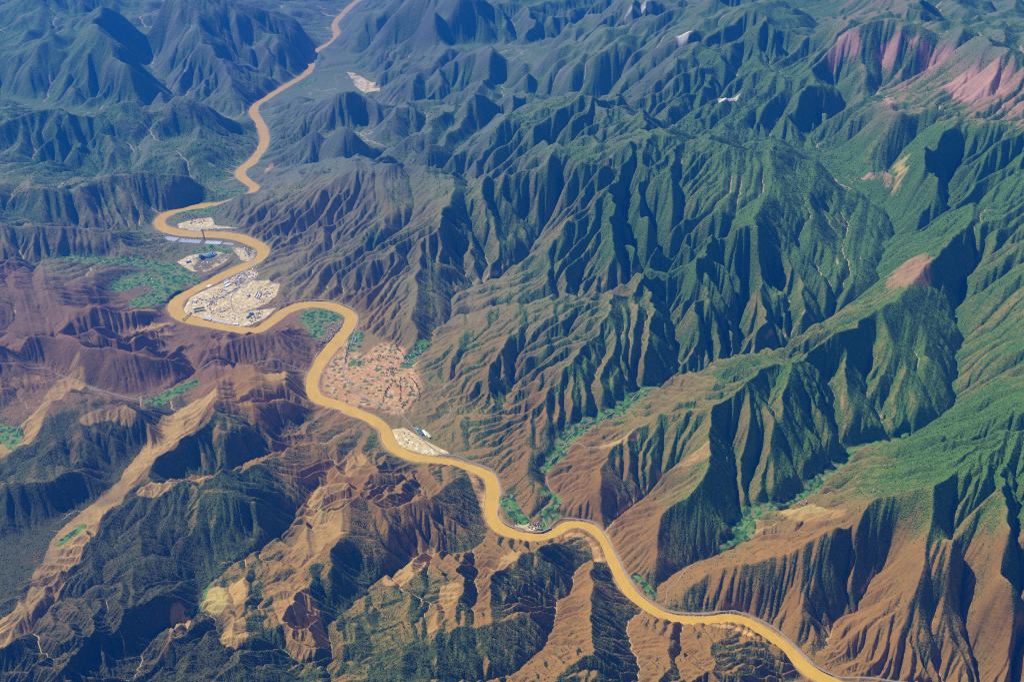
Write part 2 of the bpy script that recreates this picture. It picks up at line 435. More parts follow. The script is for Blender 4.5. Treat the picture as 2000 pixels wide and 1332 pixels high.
def catmull(p, step):
    """p: n x k, first two columns x, y in metres -> dense points"""
    p = np.asarray(p, float)
    q = np.vstack([2 * p[0] - p[1], p, 2 * p[-1] - p[-2]])
    out = []
    for k in range(1, len(q) - 2):
        a, b, c_, e = q[k - 1], q[k], q[k + 1], q[k + 2]
        n = max(2, int(np.hypot(*(c_ - b)[:2]) / step) + 1)
        t = (np.arange(n) / n)[:, None]
        out.append(0.5 * (2 * b + (c_ - a) * t + (2 * a - 5 * b + 4 * c_ - e) * t * t + (3 * b - a - 3 * c_ + e) * t ** 3))
    out.append(p[-1:])
    return np.vstack(out)


def parse_lines(text, lift=0.0):
    res = []
    for row in text.strip().splitlines():
        pts = [tuple(float(s) for s in tok.split(',')) for tok in row.split()]
        u = np.array([p[0] for p in pts]); v = np.array([p[1] for p in pts])
        s = np.concatenate([[0], np.cumsum(np.hypot(np.diff(u), np.diff(v) * 2))])
        known = [k for k, p in enumerate(pts) if len(p) == 3]
        h = np.interp(s, s[known], [pts[k][2] for k in known])
        h = h * (1 + lift * np.clip((520 - v) / 200, 0, 1) + lift * np.maximum(1.3 * np.clip((640 - u) / 150, 0, 1) * np.clip((v - 600) / 100, 0, 1), 0.8 * np.clip((1250 - u) / 150, 0, 1) * np.clip((v - 880) / 60, 0, 1)))
        x, y = unproj(u, v, h)
        res.append(np.stack([x, y, h], 1))
    return res


def in_poly(poly, x, y):
    inside = np.zeros(x.shape, bool)
    n = len(poly)
    for k in range(n):
        x0, y0 = poly[k]; x1, y1 = poly[(k + 1) % n]
        cond = (y0 > y) != (y1 > y)
        with np.errstate(divide='ignore', invalid='ignore'):
            inside ^= cond & (x < (x1 - x0) * (y - y0) / (y1 - y0 if y1 != y0 else 1e-9) + x0)
    return inside


def poly_mask(g, poly):
    """boolean mask of the cells inside a world-space polygon"""
    poly = np.asarray(poly, float)
    i, j = g.ij(poly[:, 0], poly[:, 1])
    i0, i1 = max(0, int(i.min()) - 2), min(g.nr, int(i.max()) + 3)
    j0, j1 = max(0, int(j.min()) - 2), min(g.nc, int(j.max()) + 3)
    m = np.zeros((g.nr, g.nc), bool)
    if i1 > i0 and j1 > j0:
        m[i0:i1, j0:j1] = in_poly(poly, g.x[i0:i1, j0:j1], g.y[i0:i1, j0:j1])
    return m


def blur(a, n):
    """n passes of a small blur"""
    for _ in range(n):
        p = np.pad(a, 1, mode='edge')
        a = (p[:-2, 1:-1] + p[2:, 1:-1] + p[1:-1, :-2] + p[1:-1, 2:] + 2 * a) / 6
    return a


def line_dist(g, pts, rad):
    """distance (and value of the third column at the nearest sample) from a dense polyline, out to rad metres"""
    dist = np.full((g.nr, g.nc), 1e9, np.float32)
    val = np.zeros((g.nr, g.nc), np.float32)
    ii, jj = g.ij(pts[:, 0], pts[:, 1])
    for k in range(len(pts)):
        px, py = pts[k, 0], pts[k, 1]
        cs = math.hypot(px, py) * g.d
        n = int(rad / cs) + 2
        i, j = int(ii[k]), int(jj[k])
        i0, i1, j0, j1 = max(0, i - n), min(g.nr, i + n + 1), max(0, j - n), min(g.nc, j + n + 1)
        if i0 >= i1 or j0 >= j1:
            continue
        dd = np.hypot(g.x[i0:i1, j0:j1] - px, g.y[i0:i1, j0:j1] - py)
        sub = dist[i0:i1, j0:j1]
        m = dd < sub
        sub[m] = dd[m]
        val[i0:i1, j0:j1][m] = pts[k, 2]
    return dist, val


# value noise in the plane, vectorised
def _hash(ix, iy, seed):
    h = (ix.astype(np.int64) * 374761393 + iy.astype(np.int64) * 668265263 + seed * 974634721) & 0xffffffff
    h = ((h ^ (h >> 13)) * 1274126177) & 0xffffffff
    return ((h ^ (h >> 16)) & 0xffff).astype(np.float32) / 65535.0


def vnoise(x, y, seed=0):
    ix = np.floor(x); iy = np.floor(y)
    fx = (x - ix).astype(np.float32); fy = (y - iy).astype(np.float32)
    ix = ix.astype(np.int64); iy = iy.astype(np.int64)
    fx = fx * fx * fx * (fx * (fx * 6 - 15) + 10); fy = fy * fy * fy * (fy * (fy * 6 - 15) + 10)
    a = _hash(ix, iy, seed); b = _hash(ix + 1, iy, seed); c_ = _hash(ix, iy + 1, seed); e = _hash(ix + 1, iy + 1, seed)
    return (a * (1 - fx) + b * fx) * (1 - fy) + (c_ * (1 - fx) + e * fx) * fy


def fbm(x, y, wl, octs=4, seed=0, gain=0.5):
    s = np.zeros(x.shape, np.float32); amp, tot = 1.0, 0.0
    for o in range(octs):
        s += amp * vnoise(x / wl + 17.3 * o, y / wl - 9.1 * o, seed + o)
        tot += amp; amp *= gain; wl *= 0.5
    return s / tot * 2 - 1


NB = [(-1, -1), (-1, 0), (-1, 1), (0, -1), (0, 1), (1, -1), (1, 0), (1, 1)]


def fill_pits(z, fixed, eps=0.05, full=False, iters=4000):
    nr, nc = z.shape
    if full:
        W = np.where(fixed, z, 1e9)
        for k in range(iters):
            P = np.pad(W, 1, constant_values=1e9)
            m = np.full_like(W, 1e9)
            for di, dj in NB:
                np.minimum(m, P[1 + di:1 + di + nr, 1 + dj:1 + dj + nc], out=m)
            W2 = np.minimum(W, np.maximum(z, m + eps)); W2[fixed] = z[fixed]
            if k % 20 == 19 and np.array_equal(W2, W):
                break
            W = W2
        return W
    zf = z.ravel(); fx = fixed.ravel()
    offs = np.array([di * nc + dj for di, dj in NB])
    P = np.pad(z, 1, constant_values=1e9)
    m = np.full_like(z, 1e9)
    for di, dj in NB:
        np.minimum(m, P[1 + di:1 + di + nr, 1 + dj:1 + dj + nc], out=m)
    act = np.flatnonzero((m >= z).ravel() & ~fx)
    for k in range(iters):
        if len(act) == 0:
            break
        nb = zf[act[:, None] + offs[None]].min(1)
        r = nb >= zf[act]
        act = act[r]
        zf[act] = nb[r] + eps
        nxt = np.unique(np.concatenate([act, (act[:, None] + offs[None]).ravel()]))
        act = nxt[~fx[nxt]]
    return zf.reshape(nr, nc)


def flow(z, c, fixed, rho=0.8):
    nr, nc = z.shape
    rng = np.random.default_rng(5)
    n = nr * nc
    idx = np.arange(n, dtype=np.int32).reshape(nr, nc)
    best = np.zeros((nr, nc), np.float32)
    rcv = idx.copy()
    zz = z.astype(np.float32)
    P = np.pad(zz, 1, constant_values=1e9)
    for di, dj in NB:
        s = (zz - P[1 + di:1 + di + nr, 1 + dj:1 + dj + nc]) * (0.70710678 if di and dj else 1.0)
        s *= 1.0 + rho * rng.random((nr, nc), dtype=np.float32)
        m = s > best
        best[m] = s[m]
        rcv[m] = idx[m] + (di * nc + dj)
    rcv[fixed] = idx[fixed]
    rcv = rcv.ravel(); idx = idx.ravel()
    dep = (rcv != idx).astype(np.int32)
    r = rcv.copy()
    while True:
        a = dep[r]
        if not a.any():
            break
        dep += a
        r = r[r]
    order = np.argsort(dep.astype(np.uint16), kind='stable').astype(np.int32)
    starts = np.concatenate([[0], np.cumsum(np.bincount(dep))])
    A = (c * c).ravel().astype(np.float64)
    for L in range(len(starts) - 2, 0, -1):
        k = order[starts[L]:starts[L + 1]]
        np.add.at(A, rcv[k], A[k])
    diag = np.ones(n, np.float32)
    dd = np.abs(rcv - idx)
    diag[(dd != 1) & (dd != nc) & (dd != 0)] = 1.41421356
    return rcv, order, starts, A, diag


def erode(z, c, fixed, kdt, m=0.45):
    rcv, order, starts, A, diag = flow(z, c, fixed)
    F = kdt * np.power(A, m) / (diag * c.ravel())
    F = F.astype(np.float64)
    zf = z.ravel().astype(np.float64).copy()
    for L in range(1, len(starts) - 1):
        k = order[starts[L]:starts[L + 1]]
        f = F[k]
        zr = zf[rcv[k]]
        zk = zf[k]
        zf[k] = np.where(zk > zr, (zk + f * zr) / (1 + f), zk)
    return zf.reshape(z.shape), A.reshape(z.shape)


def relax(z, c, fixed, tmax, it, k=0.12):
    """slopes steeper than tmax slide"""
    for _ in range(it):
        P = np.pad(z, 1, mode='edge')
        dz = np.zeros_like(z)
        for a in (P[:-2, 1:-1], P[2:, 1:-1], P[1:-1, :-2], P[1:-1, 2:]):
            dlt = z - a
            lim = tmax * c
            dz -= np.clip(dlt - lim, 0, None) - np.clip(-dlt - lim, 0, None)
        z = np.where(fixed, z, z + k * dz)
    return z


def border(shape):
    b = np.zeros(shape, bool)
    b[0] = b[-1] = True; b[:, 0] = b[:, -1] = True
    return b


rp = np.array(RIVER)
rx, ry = unproj(rp[:, 0], rp[:, 1], 0.0)
RIV = catmull(np.stack([rx, ry, rp[:, 2] / 2], 1), 12.0)          # x, y, half width
VAL = [catmull(p, 15.0) for p in parse_lines(VALLEYS)]
RID = [catmull(p, 15.0) for p in parse_lines(RIDGES, 0.28)]
FLT = []
for hgt, txt in FLATS:
    q = np.array([[float(s) for s in tok.split(',')] for tok in txt.split()])
    fx_, fy_ = unproj(q[:, 0], q[:, 1], hgt)
    FLT.append((hgt, np.stack([fx_, fy_], 1)))


def constraints(g):
    s = np.zeros(g.nr * g.nc); n = np.zeros(g.nr * g.nc)

    def put(pts, wgt=1.0, z=None):
        i, j = g.ij(pts[:, 0], pts[:, 1])
        i = np.round(i).astype(int); j = np.round(j).astype(int)
        ok = (i >= 0) & (i < g.nr) & (j >= 0) & (j < g.nc)
        k = i[ok] * g.nc + j[ok]
        zz = pts[ok, 2] if z is None else np.full(ok.sum(), z)
        np.add.at(s, k, zz * wgt); np.add.at(n, k, wgt)
    for p in RID: put(p)
    for p in VAL: put(p, 3.0)
    put(RIV, 1000.0, 0.0)
    n = n.reshape(g.nr, g.nc); s = s.reshape(g.nr, g.nc)
    z = np.where(n > 0, s / np.maximum(n, 1e-9), 0)
    for hgt, poly in FLT:
        m = poly_mask(g, poly) & (n < 900)
        z[m] = hgt; n[m] = 1
    return z, n > 0


def harmonic():
    z = None; g0 = None
    for d, it in ((0.064, 300), (0.032, 300), (0.016, 300), (0.008, 250), (0.004, 250)):
        g = Grid(d)
        zc, m = constraints(g)
        if z is None:
            z = np.full((g.nr, g.nc), 400.0)
        else:
            z = upsample(z, g0, g)
        z[m] = zc[m]
        ii, jj = np.indices(z.shape)
        for par in [(k % 2) for k in range(2 * it)]:
            P = np.pad(z, 1, mode='edge')
            a = (P[:-2, 1:-1] + P[2:, 1:-1] + P[1:-1, :-2] + P[1:-1, 2:]) / 4
            sel = ((ii + jj) % 2 == par) & ~m
            z[sel] += 1.6 * (a - z)[sel]
        g0 = g
    return z, g0


def wide_blur(a, f, n):
    """blur of about f * sqrt(n / 3) cells, done on a reduced grid"""
    nr, nc = a.shape
    pr, pc = -nr % f, -nc % f
    b = np.pad(a, ((0, pr), (0, pc)), mode='edge')
    b = b.reshape(b.shape[0] // f, f, b.shape[1] // f, f).mean((1, 3))
    b = blur(b, n)
    ri = np.clip((np.arange(nr) + 0.5) / f - 0.5, 0, b.shape[0] - 1.001)
    ci = np.clip((np.arange(nc) + 0.5) / f - 0.5, 0, b.shape[1] - 1.001)
    i0 = ri.astype(int); fi = (ri - i0)[:, None]; j0 = ci.astype(int); fj = (ci - j0)[None]
    q = b[i0] * (1 - fi) + b[i0 + 1] * fi
    return q[:, j0] * (1 - fj) + q[:, j0 + 1] * fj


def ridged(x, y, wl, seed):
    return 1 - 2 * np.abs(vnoise(x / wl, y / wl, seed) * 2 - 1)


def warp(z, g):
    """bend the straight gullies: every point is looked up a few cells aside, the aside changing smoothly"""
    nr, nc = z.shape
    ii, jj = np.indices(z.shape).astype(np.float32)
    di = ii.copy(); dj = jj.copy()
    for wl, amp, sd in ((26.0, 3.2, 71), (9.0, 1.1, 81)):
        di += amp * fbm(ii, jj, wl, 2, sd); dj += amp * fbm(ii, jj, wl, 2, sd + 5)
    di = np.clip(di, 0, nr - 1.001); dj = np.clip(dj, 0, nc - 1.001)
    i0 = di.astype(int); j0 = dj.astype(int); fi = di - i0; fj = dj - j0
    return (z[i0, j0] * (1 - fj) + z[i0, j0 + 1] * fj) * (1 - fi) + (z[i0 + 1, j0] * (1 - fj) + z[i0 + 1, j0 + 1] * fj) * fi


FAC = [(0.0032, 16, 0.050, 5, 4, 0.40), (0.0016, 14, 0.060, 5, 6, 0.30), (0.0008, 12, 0.055, 0, 0, 0)]


def make_terrain():
    z, g0 = harmonic()
    for lev, (d, its, kdt, bf, bn, comp) in enumerate(FAC):   # three passes, coarse to fine
        g = Grid(d)
        z = upsample(warp(z, g0) if lev else z, g0, g)
        riv, hw = line_dist(g, RIV, 320.0)
        riv = riv + 13 * fbm(g.x, g.y, 190, 3, 17) + 3 * fbm(g.x, g.y, 24, 2, 19)
        chan = riv < np.maximum(hw, g.c * 0.6 if lev == 0 else 0)
        fixed = border(z.shape) | chan
        h = np.clip(z, 0, None)
        near = np.clip(g.y / 14000.0, 0.4, 1.0)
        if lev == 0:
            rd0, _ = line_dist(g, RIV[::8], 1300.0)
            nearriv = np.clip((np.minimum(rd0, 1300) - 150) / 650, 0, 1)
            hills = np.clip((-g.x - 100) / 900, 0, 1) * np.clip((11500 - g.y) / 1500, 0, 1)      # low broken hills west of the river
            z = z + 55 * hills * nearriv * (fbm(g.x, g.y, 430, 3, 43) + 0.35 * ridged(g.x, g.y, 300, 44))
            z = z + (0.3 + 0.7 * nearriv) * fbm(g.x, g.y, 1000, 3, 3) * np.clip(10 + 0.14 * h, 0, 110) * near * (1 + 1.1 * np.clip((g.y - 11500) / 5000, 0, 1)) + fbm(g.x / near, g.y / near, 300, 3, 9) * np.clip(8 + 0.12 * h, 0, 60) * near
        elif lev == 1:
            z = z + fbm(g.x / near, g.y / near, 130, 3, 21) * np.clip(4 + 0.07 * h, 0, 22) * near
        else:
            z = z + fbm(g.x / near, g.y / near, 50, 3, 33) * np.clip(2 + 0.05 * h, 0, 10) * near
        z = np.where(chan, 0, np.maximum(z, (2, 1, 0.5)[lev]))
        z = fill_pits(z, fixed, 0.2 / (1 + lev), lev == 0, 1500 if lev == 0 else 500)
        hard = np.exp(2.0 * fbm(g.x, g.y, 1300, 3, 55) + 0.9 * fbm(g.x, g.y, 260, 2, 57))       # soft and hard rock
        if comp:
            zt = wide_blur(z, bf, bn)
        for k in range(its):
            z, A = erode(z, g.c, fixed, hard.ravel() * kdt * np.sqrt(np.clip(13.0 / (g.c * 0.0008 / d), 0.75, 1.7)).ravel())
            z = relax(z, g.c, fixed, (0.75, 0.8, 0.85)[lev], 2)
            if comp and k < its - 1:
                z += np.where(fixed, 0, comp * (zt - wide_blur(z, bf, bn)))
            if k < its - 1:
                z = np.where(chan, 0, np.maximum(z, (2, 1, 0.5)[lev]))
                z = fill_pits(z, fixed, 0.15 / (1 + lev), False, 300)
        if lev < 2:
            # sharpen the spurs: exaggerate the middle-scale relief, most where the mountains are farthest and largest
            far = np.clip((g.y - 11500) / 5000, 0, 1)
            dz = z - wide_blur(z, (6, 8)[lev], 5)
            z = np.where(fixed, z, np.maximum(z + np.clip(dz, -160, 160) * ((0.10 + 0.45 * far) * nearriv if lev == 0 else 0.15), 1.0))
            z = relax(z, g.c, fixed, 0.85, 6)
        g0 = g
    for _ in range(8):                    # no pillars: a cell stands little above its highest neighbours
        P = np.pad(z, 1, mode='edge')
        hi = np.sort(np.stack([P[:-2, 1:-1], P[2:, 1:-1], P[1:-1, :-2], P[1:-1, 2:]]), axis=0)
        z = np.minimum(z, 0.5 * (hi[3] + hi[2]) + 0.35 * g.c)
    z = np.where(fixed, z, 0.85 * z + 0.15 * blur(z, 1))
    return g, z, A, riv - hw
# ------------------------------------------------------------------ from the height field to the ground mesh
def line_px(txt, step=12.0, h=None):
    """pixel polyline -> dense world polyline on the land (third column: height)"""
    q = np.array([[float(s) for s in tok.split(',')] for tok in txt.split()])
    hh = np.zeros(len(q)) if h is None else np.full(len(q), float(h))
    for _ in range(12 if h is None else 1):
        x, y = unproj(q[:, 0], q[:, 1], hh)
        if h is None:
            hh = 0.5 * hh + 0.5 * z_at(x, y)
    return catmull(np.stack([x, y, hh], 1), step)


G, Z, AREA, RD = make_terrain()


def z_at(x, y):
    i, j = G.ij(np.asarray(x, float), np.asarray(y, float))
    i = np.clip(i, 0, G.nr - 1.001); j = np.clip(j, 0, G.nc - 1.001)
    i0 = i.astype(int); j0 = j.astype(int); fi = i - i0; fj = j - j0
    return (Z[i0, j0] * (1 - fj) + Z[i0, j0 + 1] * fj) * (1 - fi) + (Z[i0 + 1, j0] * (1 - fj) + Z[i0 + 1, j0 + 1] * fj) * fi


def px_ground(u, v):
    """the point of the land seen at a pixel: walk along the ray until it meets the height field"""
    a = (u - 1000.0) / FPX; b = (666.0 - v) / FPX
    d = np.array([a, CP + b * SP, -SP + b * CP])
    t0 = (CAM_H - 2300.0) / -d[2]; t1 = CAM_H / -d[2]
    t = np.linspace(t0, t1, 1500)
    x, y, z = d[0] * t, d[1] * t, CAM_H + d[2] * t
    k = np.flatnonzero(z <= z_at(x, y))
    k = k[0] if len(k) else len(t) - 1
    return float(x[k]), float(y[k]), float(z_at(x[k], y[k]))


# river bed and banks
chan = RD < 0
Z = np.where(chan, -7.0, Z)
bank = (RD >= 0) & (RD < 10)
Z = np.where(bank, np.maximum(Z, 1.5 + RD * 0.35), Z)
# level ground of the town, the fields and the works
for hgt, poly in FLT:
    m = poly_mask(G, poly) & (RD > 14)
    e = np.clip(blur(m.astype(float), 3), 0, 1) * (RD > 14)
    Z = Z * (1 - e) + (hgt + 2.0 * fbm(G.x, G.y, 180, 3, 41)) * e
# works terrace: a bench with a steep edge; riverside road bench
ROAD_PTS = {}
for nm, txt in ROADS.items():
    pts = line_px(txt, 10.0)
    if nm == 'riverside':
        zz = np.clip(z_at(pts[:, 0], pts[:, 1]), 11, 26)
    else:
        zz = z_at(pts[:, 0], pts[:, 1])
    k = np.ones(15 if nm == 'riverside' else 7); k /= k.sum()
    n = len(k) // 2
    zz = np.convolve(np.pad(zz, n, mode='edge'), k, 'valid')
    pts[:, 2] = zz
    ROAD_PTS[nm] = pts
    wd = 11.0 if nm == 'riverside' else 6.0
    dist, val = line_dist(G, pts, wd * 2.5 + 30)
    e = np.clip((wd + np.maximum(G.c, 4) * 1.2 - dist) / (np.maximum(G.c, 4) * 1.2), 0, 1) * (RD > 2)
    Z = Z * (1 - e) + (val - 0.5) * e

# flat floors of the farmed side valleys
for txt, hwid, kind in BELTS:
    if kind == 'farm':
        p = line_px(txt, 12.0)
        n = 9
        p[:, 2] = np.convolve(np.pad(p[:, 2], n // 2, mode='edge'), np.ones(n) / n, 'valid')
        dist, val = line_dist(G, p, hwid * 2.2 + 30)
        e = np.clip((hwid * 1.5 - dist) / (hwid * 1.0), 0, 1)
        e = e * e * (3 - 2 * e) * (RD > 20)
        Z = Z * (1 - 0.85 * e) + val * 0.85 * e
# slope, facing, drainage
gr = np.gradient(Z, axis=0) / G.c
gt = np.gradient(Z, axis=1) / G.c
sn, cs = np.sin(G.th)[None], np.cos(G.th)[None]
GX = gr * sn + gt * cs
GY = gr * cs - gt * sn
SLOPE = np.hypot(GX, GY)
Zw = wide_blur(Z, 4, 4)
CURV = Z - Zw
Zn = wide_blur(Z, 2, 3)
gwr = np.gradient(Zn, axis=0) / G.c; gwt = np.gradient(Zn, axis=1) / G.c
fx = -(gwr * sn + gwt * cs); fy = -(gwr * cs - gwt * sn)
SUNWARD = np.clip(0.5 + 2.6 * (0.75 * (-fx) + 0.5 * fy), 0, 1)             # slopes facing the sun; the wooded rest also has shade put in its colour
LOGA = np.log10(AREA)

# which plants and which soil grow where: (pixel u, v, trees on slopes turned from the sun, trees on sunward slopes, soil)
COVER = """1300,450,.95,.75,t 1600,380,.95,.85,t 1900,300,.95,.85,t 1500,650,.95,.6,t 1750,700,.9,.6,t 1900,900,.98,.85,t 1650,850,.9,.6,t 1450,900,.9,.45,t
1350,930,.8,.3,t 1200,750,.9,.35,t 1100,650,.85,.35,g 1050,850,.75,.2,o 950,700,.6,.1,t 850,800,.4,.05,t 850,560,.5,.15,g 750,480,.5,.15,g 1000,430,.85,.45,g
1100,250,.85,.55,f 900,250,0.70,0.30,f 750,250,0.40,0.20,f 650,400,.25,.1,g 800,100,0.50,0.25,f 1000,60,0.70,0.35,f 1200,120,.75,.4,f 1450,220,.95,.75,f 1600,200,.9,.6,f
1800,120,.75,.42,k 1950,180,.6,.3,k 1900,60,.8,.45,f 1950,30,.8,.4,f 1500,1150,0.50,0.15,o 1650,1100,0.75,0.18,o 1800,1150,0.55,0.18,o 1950,1100,0.85,0.35,o 1900,1250,0.45,0.16,o 1700,1280,0.35,0.13,o
1250,1050,0.55,0.15,o 1150,950,.5,.08,o 1400,1250,0.45,0.14,o 1900,980,.95,.6,t 1000,1150,0.65,0.22,o 800,1200,0.80,0.40,o 700,1250,0.85,0.45,o 800,1020,.4,.08,o 600,950,.35,.06,o
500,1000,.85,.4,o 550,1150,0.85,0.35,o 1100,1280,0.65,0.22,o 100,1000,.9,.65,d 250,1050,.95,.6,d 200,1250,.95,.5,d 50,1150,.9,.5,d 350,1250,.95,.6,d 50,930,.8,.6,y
400,880,.8,.25,o 300,820,.65,.3,d 150,850,.8,.35,d 50,750,.25,.05,p 250,730,.1,.03,p 400,700,.1,.03,p 150,620,.15,.05,p 500,750,.2,.05,o 550,690,.1,.03,p
100,480,.35,.2,g 250,400,.4,.25,g 60,420,.6,.4,g 300,280,0.65,0.40,f 150,280,0.80,0.50,f 380,300,0.60,0.30,f 200,150,0.70,0.45,f 350,180,0.50,0.27,f 500,100,0.45,0.25,f
450,160,0.40,0.20,f 100,80,0.75,0.50,f 600,50,0.45,0.25,f 700,620,.1,.02,t 560,480,.12,.05,g 620,300,0.37,0.20,f 20,560,.2,.08,p"""
SOIL = {'t': (.205, .152, .038), 'g': (.175, .160, .062), 'o': (.235, .135, .025), 'p': (.18, .108, .045), 'k': (.26, .155, .10), 'y': (.20, .145, .036), 'd': (.115, .08, .034), 'f': (.10, .135, .09),  # d has lower-left shade painted in, f the blue of distant haze
        'tan': (.36, .24, .13), 'pink': (.40, .25, .175), 'sulphur': (.38, .32, .09), 'white': (.62, .62, .50), 'orange': (.31, .20, .09), 'grey': (.32, .27, .19)}
PU = np.zeros_like(Z); PV = np.zeros_like(Z)
dep = G.y * CP + (CAM_H - Z) * SP
PU = 1000 + FPX * G.x / dep
PV = 666 - FPX * (G.y * SP - (CAM_H - Z) * CP) / dep
q_u = PU[::4, ::4].ravel(); q_v = PV[::4, ::4].ravel()
acc = np.zeros((len(q_u), 6))
DRYK = {'o': .75, 'y': .9, 'd': 1.0, 'p': .9, 't': .15, 'g': .4, 'f': .2, 'k': .3}; wsum = np.zeros(len(q_u))
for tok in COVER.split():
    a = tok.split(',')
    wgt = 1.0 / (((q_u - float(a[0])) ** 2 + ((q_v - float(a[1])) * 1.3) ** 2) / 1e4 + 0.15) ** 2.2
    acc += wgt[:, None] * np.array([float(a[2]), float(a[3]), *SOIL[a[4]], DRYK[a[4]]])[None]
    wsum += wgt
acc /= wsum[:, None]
s4 = PU[::4, ::4].shape
cov = np.zeros(Z.shape + (6,), np.float32)
for k in range(6):
    f = acc[:, k].reshape(s4)
    ri = np.clip(np.arange(G.nr) / 4, 0, s4[0] - 1.001); ci = np.clip(np.arange(G.nc) / 4, 0, s4[1] - 1.001)
    i0 = ri.astype(int); fi = (ri - i0)[:, None]; j0 = ci.astype(int); fj = (ci - j0)[None]
    b = f[i0] * (1 - fi) + f[i0 + 1] * fi
    cov[..., k] = b[:, j0] * (1 - fj) + b[:, j0 + 1] * fj
patch = fbm(G.x, G.y, 420, 4, 51)
FOREST = cov[..., 0] * (1 - SUNWARD) + cov[..., 1] * SUNWARD
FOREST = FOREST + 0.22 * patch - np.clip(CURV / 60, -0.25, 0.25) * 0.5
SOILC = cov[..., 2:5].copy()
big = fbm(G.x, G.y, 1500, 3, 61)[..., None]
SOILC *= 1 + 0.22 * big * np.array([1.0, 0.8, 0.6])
FARM = np.zeros_like(Z); PALE = np.zeros_like(Z); BARE_LIT = np.zeros_like(Z); SAND = np.zeros_like(Z); TOWN = np.zeros_like(Z)
for txt, hwid, kind in BELTS:
    p = line_px(txt, 12.0)
    dist, _ = line_dist(G, p, hwid * 1.8 + 40)
    e = np.clip((hwid * (1 + 0.6 * patch) - dist) / (10 + np.maximum(G.c, 6)) + 0.5, 0, 1)
    if kind == 'farm': FARM = np.maximum(FARM, e)
    elif kind == 'bare_lit': BARE_LIT = np.maximum(BARE_LIT, e)
    elif kind == 'sand': SAND = np.maximum(SAND, e)
    else: PALE = np.maximum(PALE, e * np.clip(0.5 + 1.6 * fbm(G.x, G.y, 90, 3, 88), 0, .9))
# green field in the river bend, the pale town ground
for txt, hgt, kind in (("590,608 620,602 650,607 672,622 660,628 620,632 596,640 585,625", 14, 'farm'), ("598,640 625,632 640,640 628,662 610,660", 14, 'farm'),
                       ("680,655 690,642 715,650 705,680 690,690 678,690", 20, 'farmdim'), ("690,700 716,705 712,716 676,714", 20, 'farmdim'),
                       ("372,580 400,566 450,545 480,530 498,525 505,535 495,548 548,556 540,580 510,600 500,606 540,600 520,620 490,634 440,636 390,622 360,616 358,602", 16, 'pale'),
                       ("440,470 470,482 485,494 500,478 490,470 505,490 490,510 470,508 455,490", 12, 'pale'), ("765,838 790,835 830,860 880,885 840,890 775,870", 12, 'pale'),
                       ("345,512 372,498 440,488 456,496 440,512 402,532 375,530", 30, 'pale'),
                       ("345,438 380,428 415,425 420,440 470,446 400,448 350,446", 14, 'palehalf'),
                       ("676,138 700,146 722,158 745,178 742,188 715,184 692,168", 30, 'pale'),
                       ("1008,1018 1030,1022 1060,1030 1040,1036 1005,1028", 12, 'palehalf')):
    q = np.array([[float(s) for s in tok.split(',')] for tok in txt.split()])
    px_, py_ = unproj(q[:, 0], q[:, 1], hgt)
    m = blur(poly_mask(G, np.stack([px_, py_], 1)).astype(float), 2) * (RD > 8)
    if kind == 'farm': FARM = np.maximum(FARM, m)
    elif kind == 'farmdim': FARM = np.maximum(FARM, 0.5 * m)
    else: TOWN = np.maximum(TOWN, m * (1.0 if kind == 'pale' else 0.7) * np.clip(0.85 + patch, 0.3, 1))
BARE_LIT *= np.clip(0.75 + patch, .2, 1)
FOREST -= 1.2 * BARE_LIT
SOILC = SOILC * (1 - 0.85 * BARE_LIT[..., None]) + 0.85 * BARE_LIT[..., None] * np.array([.40, .28, .08])  # tan of open ground, and of sunlit slopes put into the soil colour
SAND *= np.clip(.8 + patch, .3, 1)
SOILC = SOILC * (1 - SAND[..., None]) + SAND[..., None] * np.array([.50, .33, .10])
FOREST -= SAND
shore = np.clip((26 + 22 * patch - RD) / 14, 0, 1) * (RD > -20)
PALE = np.maximum(PALE, 0.5 * shore)
# dry stream beds
bed = np.clip((LOGA - 5.3) / 0.6, 0, 1) * np.clip((6.8 - LOGA) / 0.6, 0.3, 1) * np.clip(0.75 - SLOPE, 0, 0.5)
bed2 = np.clip((LOGA - 4.55) / 0.45, 0, 1) * np.clip((6.6 - LOGA) / 0.6, 0.2, 1) * np.clip(0.35 + 1.7 * fbm(G.x, G.y, 700, 3, 78), 0, 0.95) * (FOREST > 0.25)
PALE = np.maximum(PALE, np.clip(blur(bed2, 1) * 2.4, 0, .95))
PALE = np.maximum(PALE, bed * np.clip(0.75 + 1.2 * fbm(G.x, G.y, 1200, 2, 77), 0, 0.8))
for hgt, txt, kind in SCARS:
    q = np.array([[float(s) for s in tok.split(',')] for tok in txt.split()])
    px_, py_ = np.array([px_ground(a_, b_)[:2] for a_, b_ in q]).T
    m = blur(poly_mask(G, np.stack([px_, py_], 1)).astype(float), 3)
    if kind == 'white': m = np.clip(m * 1.5 - .2 + .8 * fbm(G.x, G.y, 120, 4, 92) * (m > .02), 0, 1)
    else: m = np.clip(wide_blur(m, 4, 4) * (3.2 if kind in ('white', 'sulphur') else 2.0) - 0.75 + 2.1 * fbm(G.x, G.y, 240, 7, 91, 0.78) + (LOGA - 4.2) * 0.35, 0, 0.85) * (wide_blur(m, 4, 4) > 0.03)
    SOILC = SOILC * (1 - m[..., None]) + np.array(SOIL[kind]) * m[..., None]
    FOREST = FOREST - 1.1 * m
FOREST = np.where(RD < 40, FOREST - 0.4, FOREST)
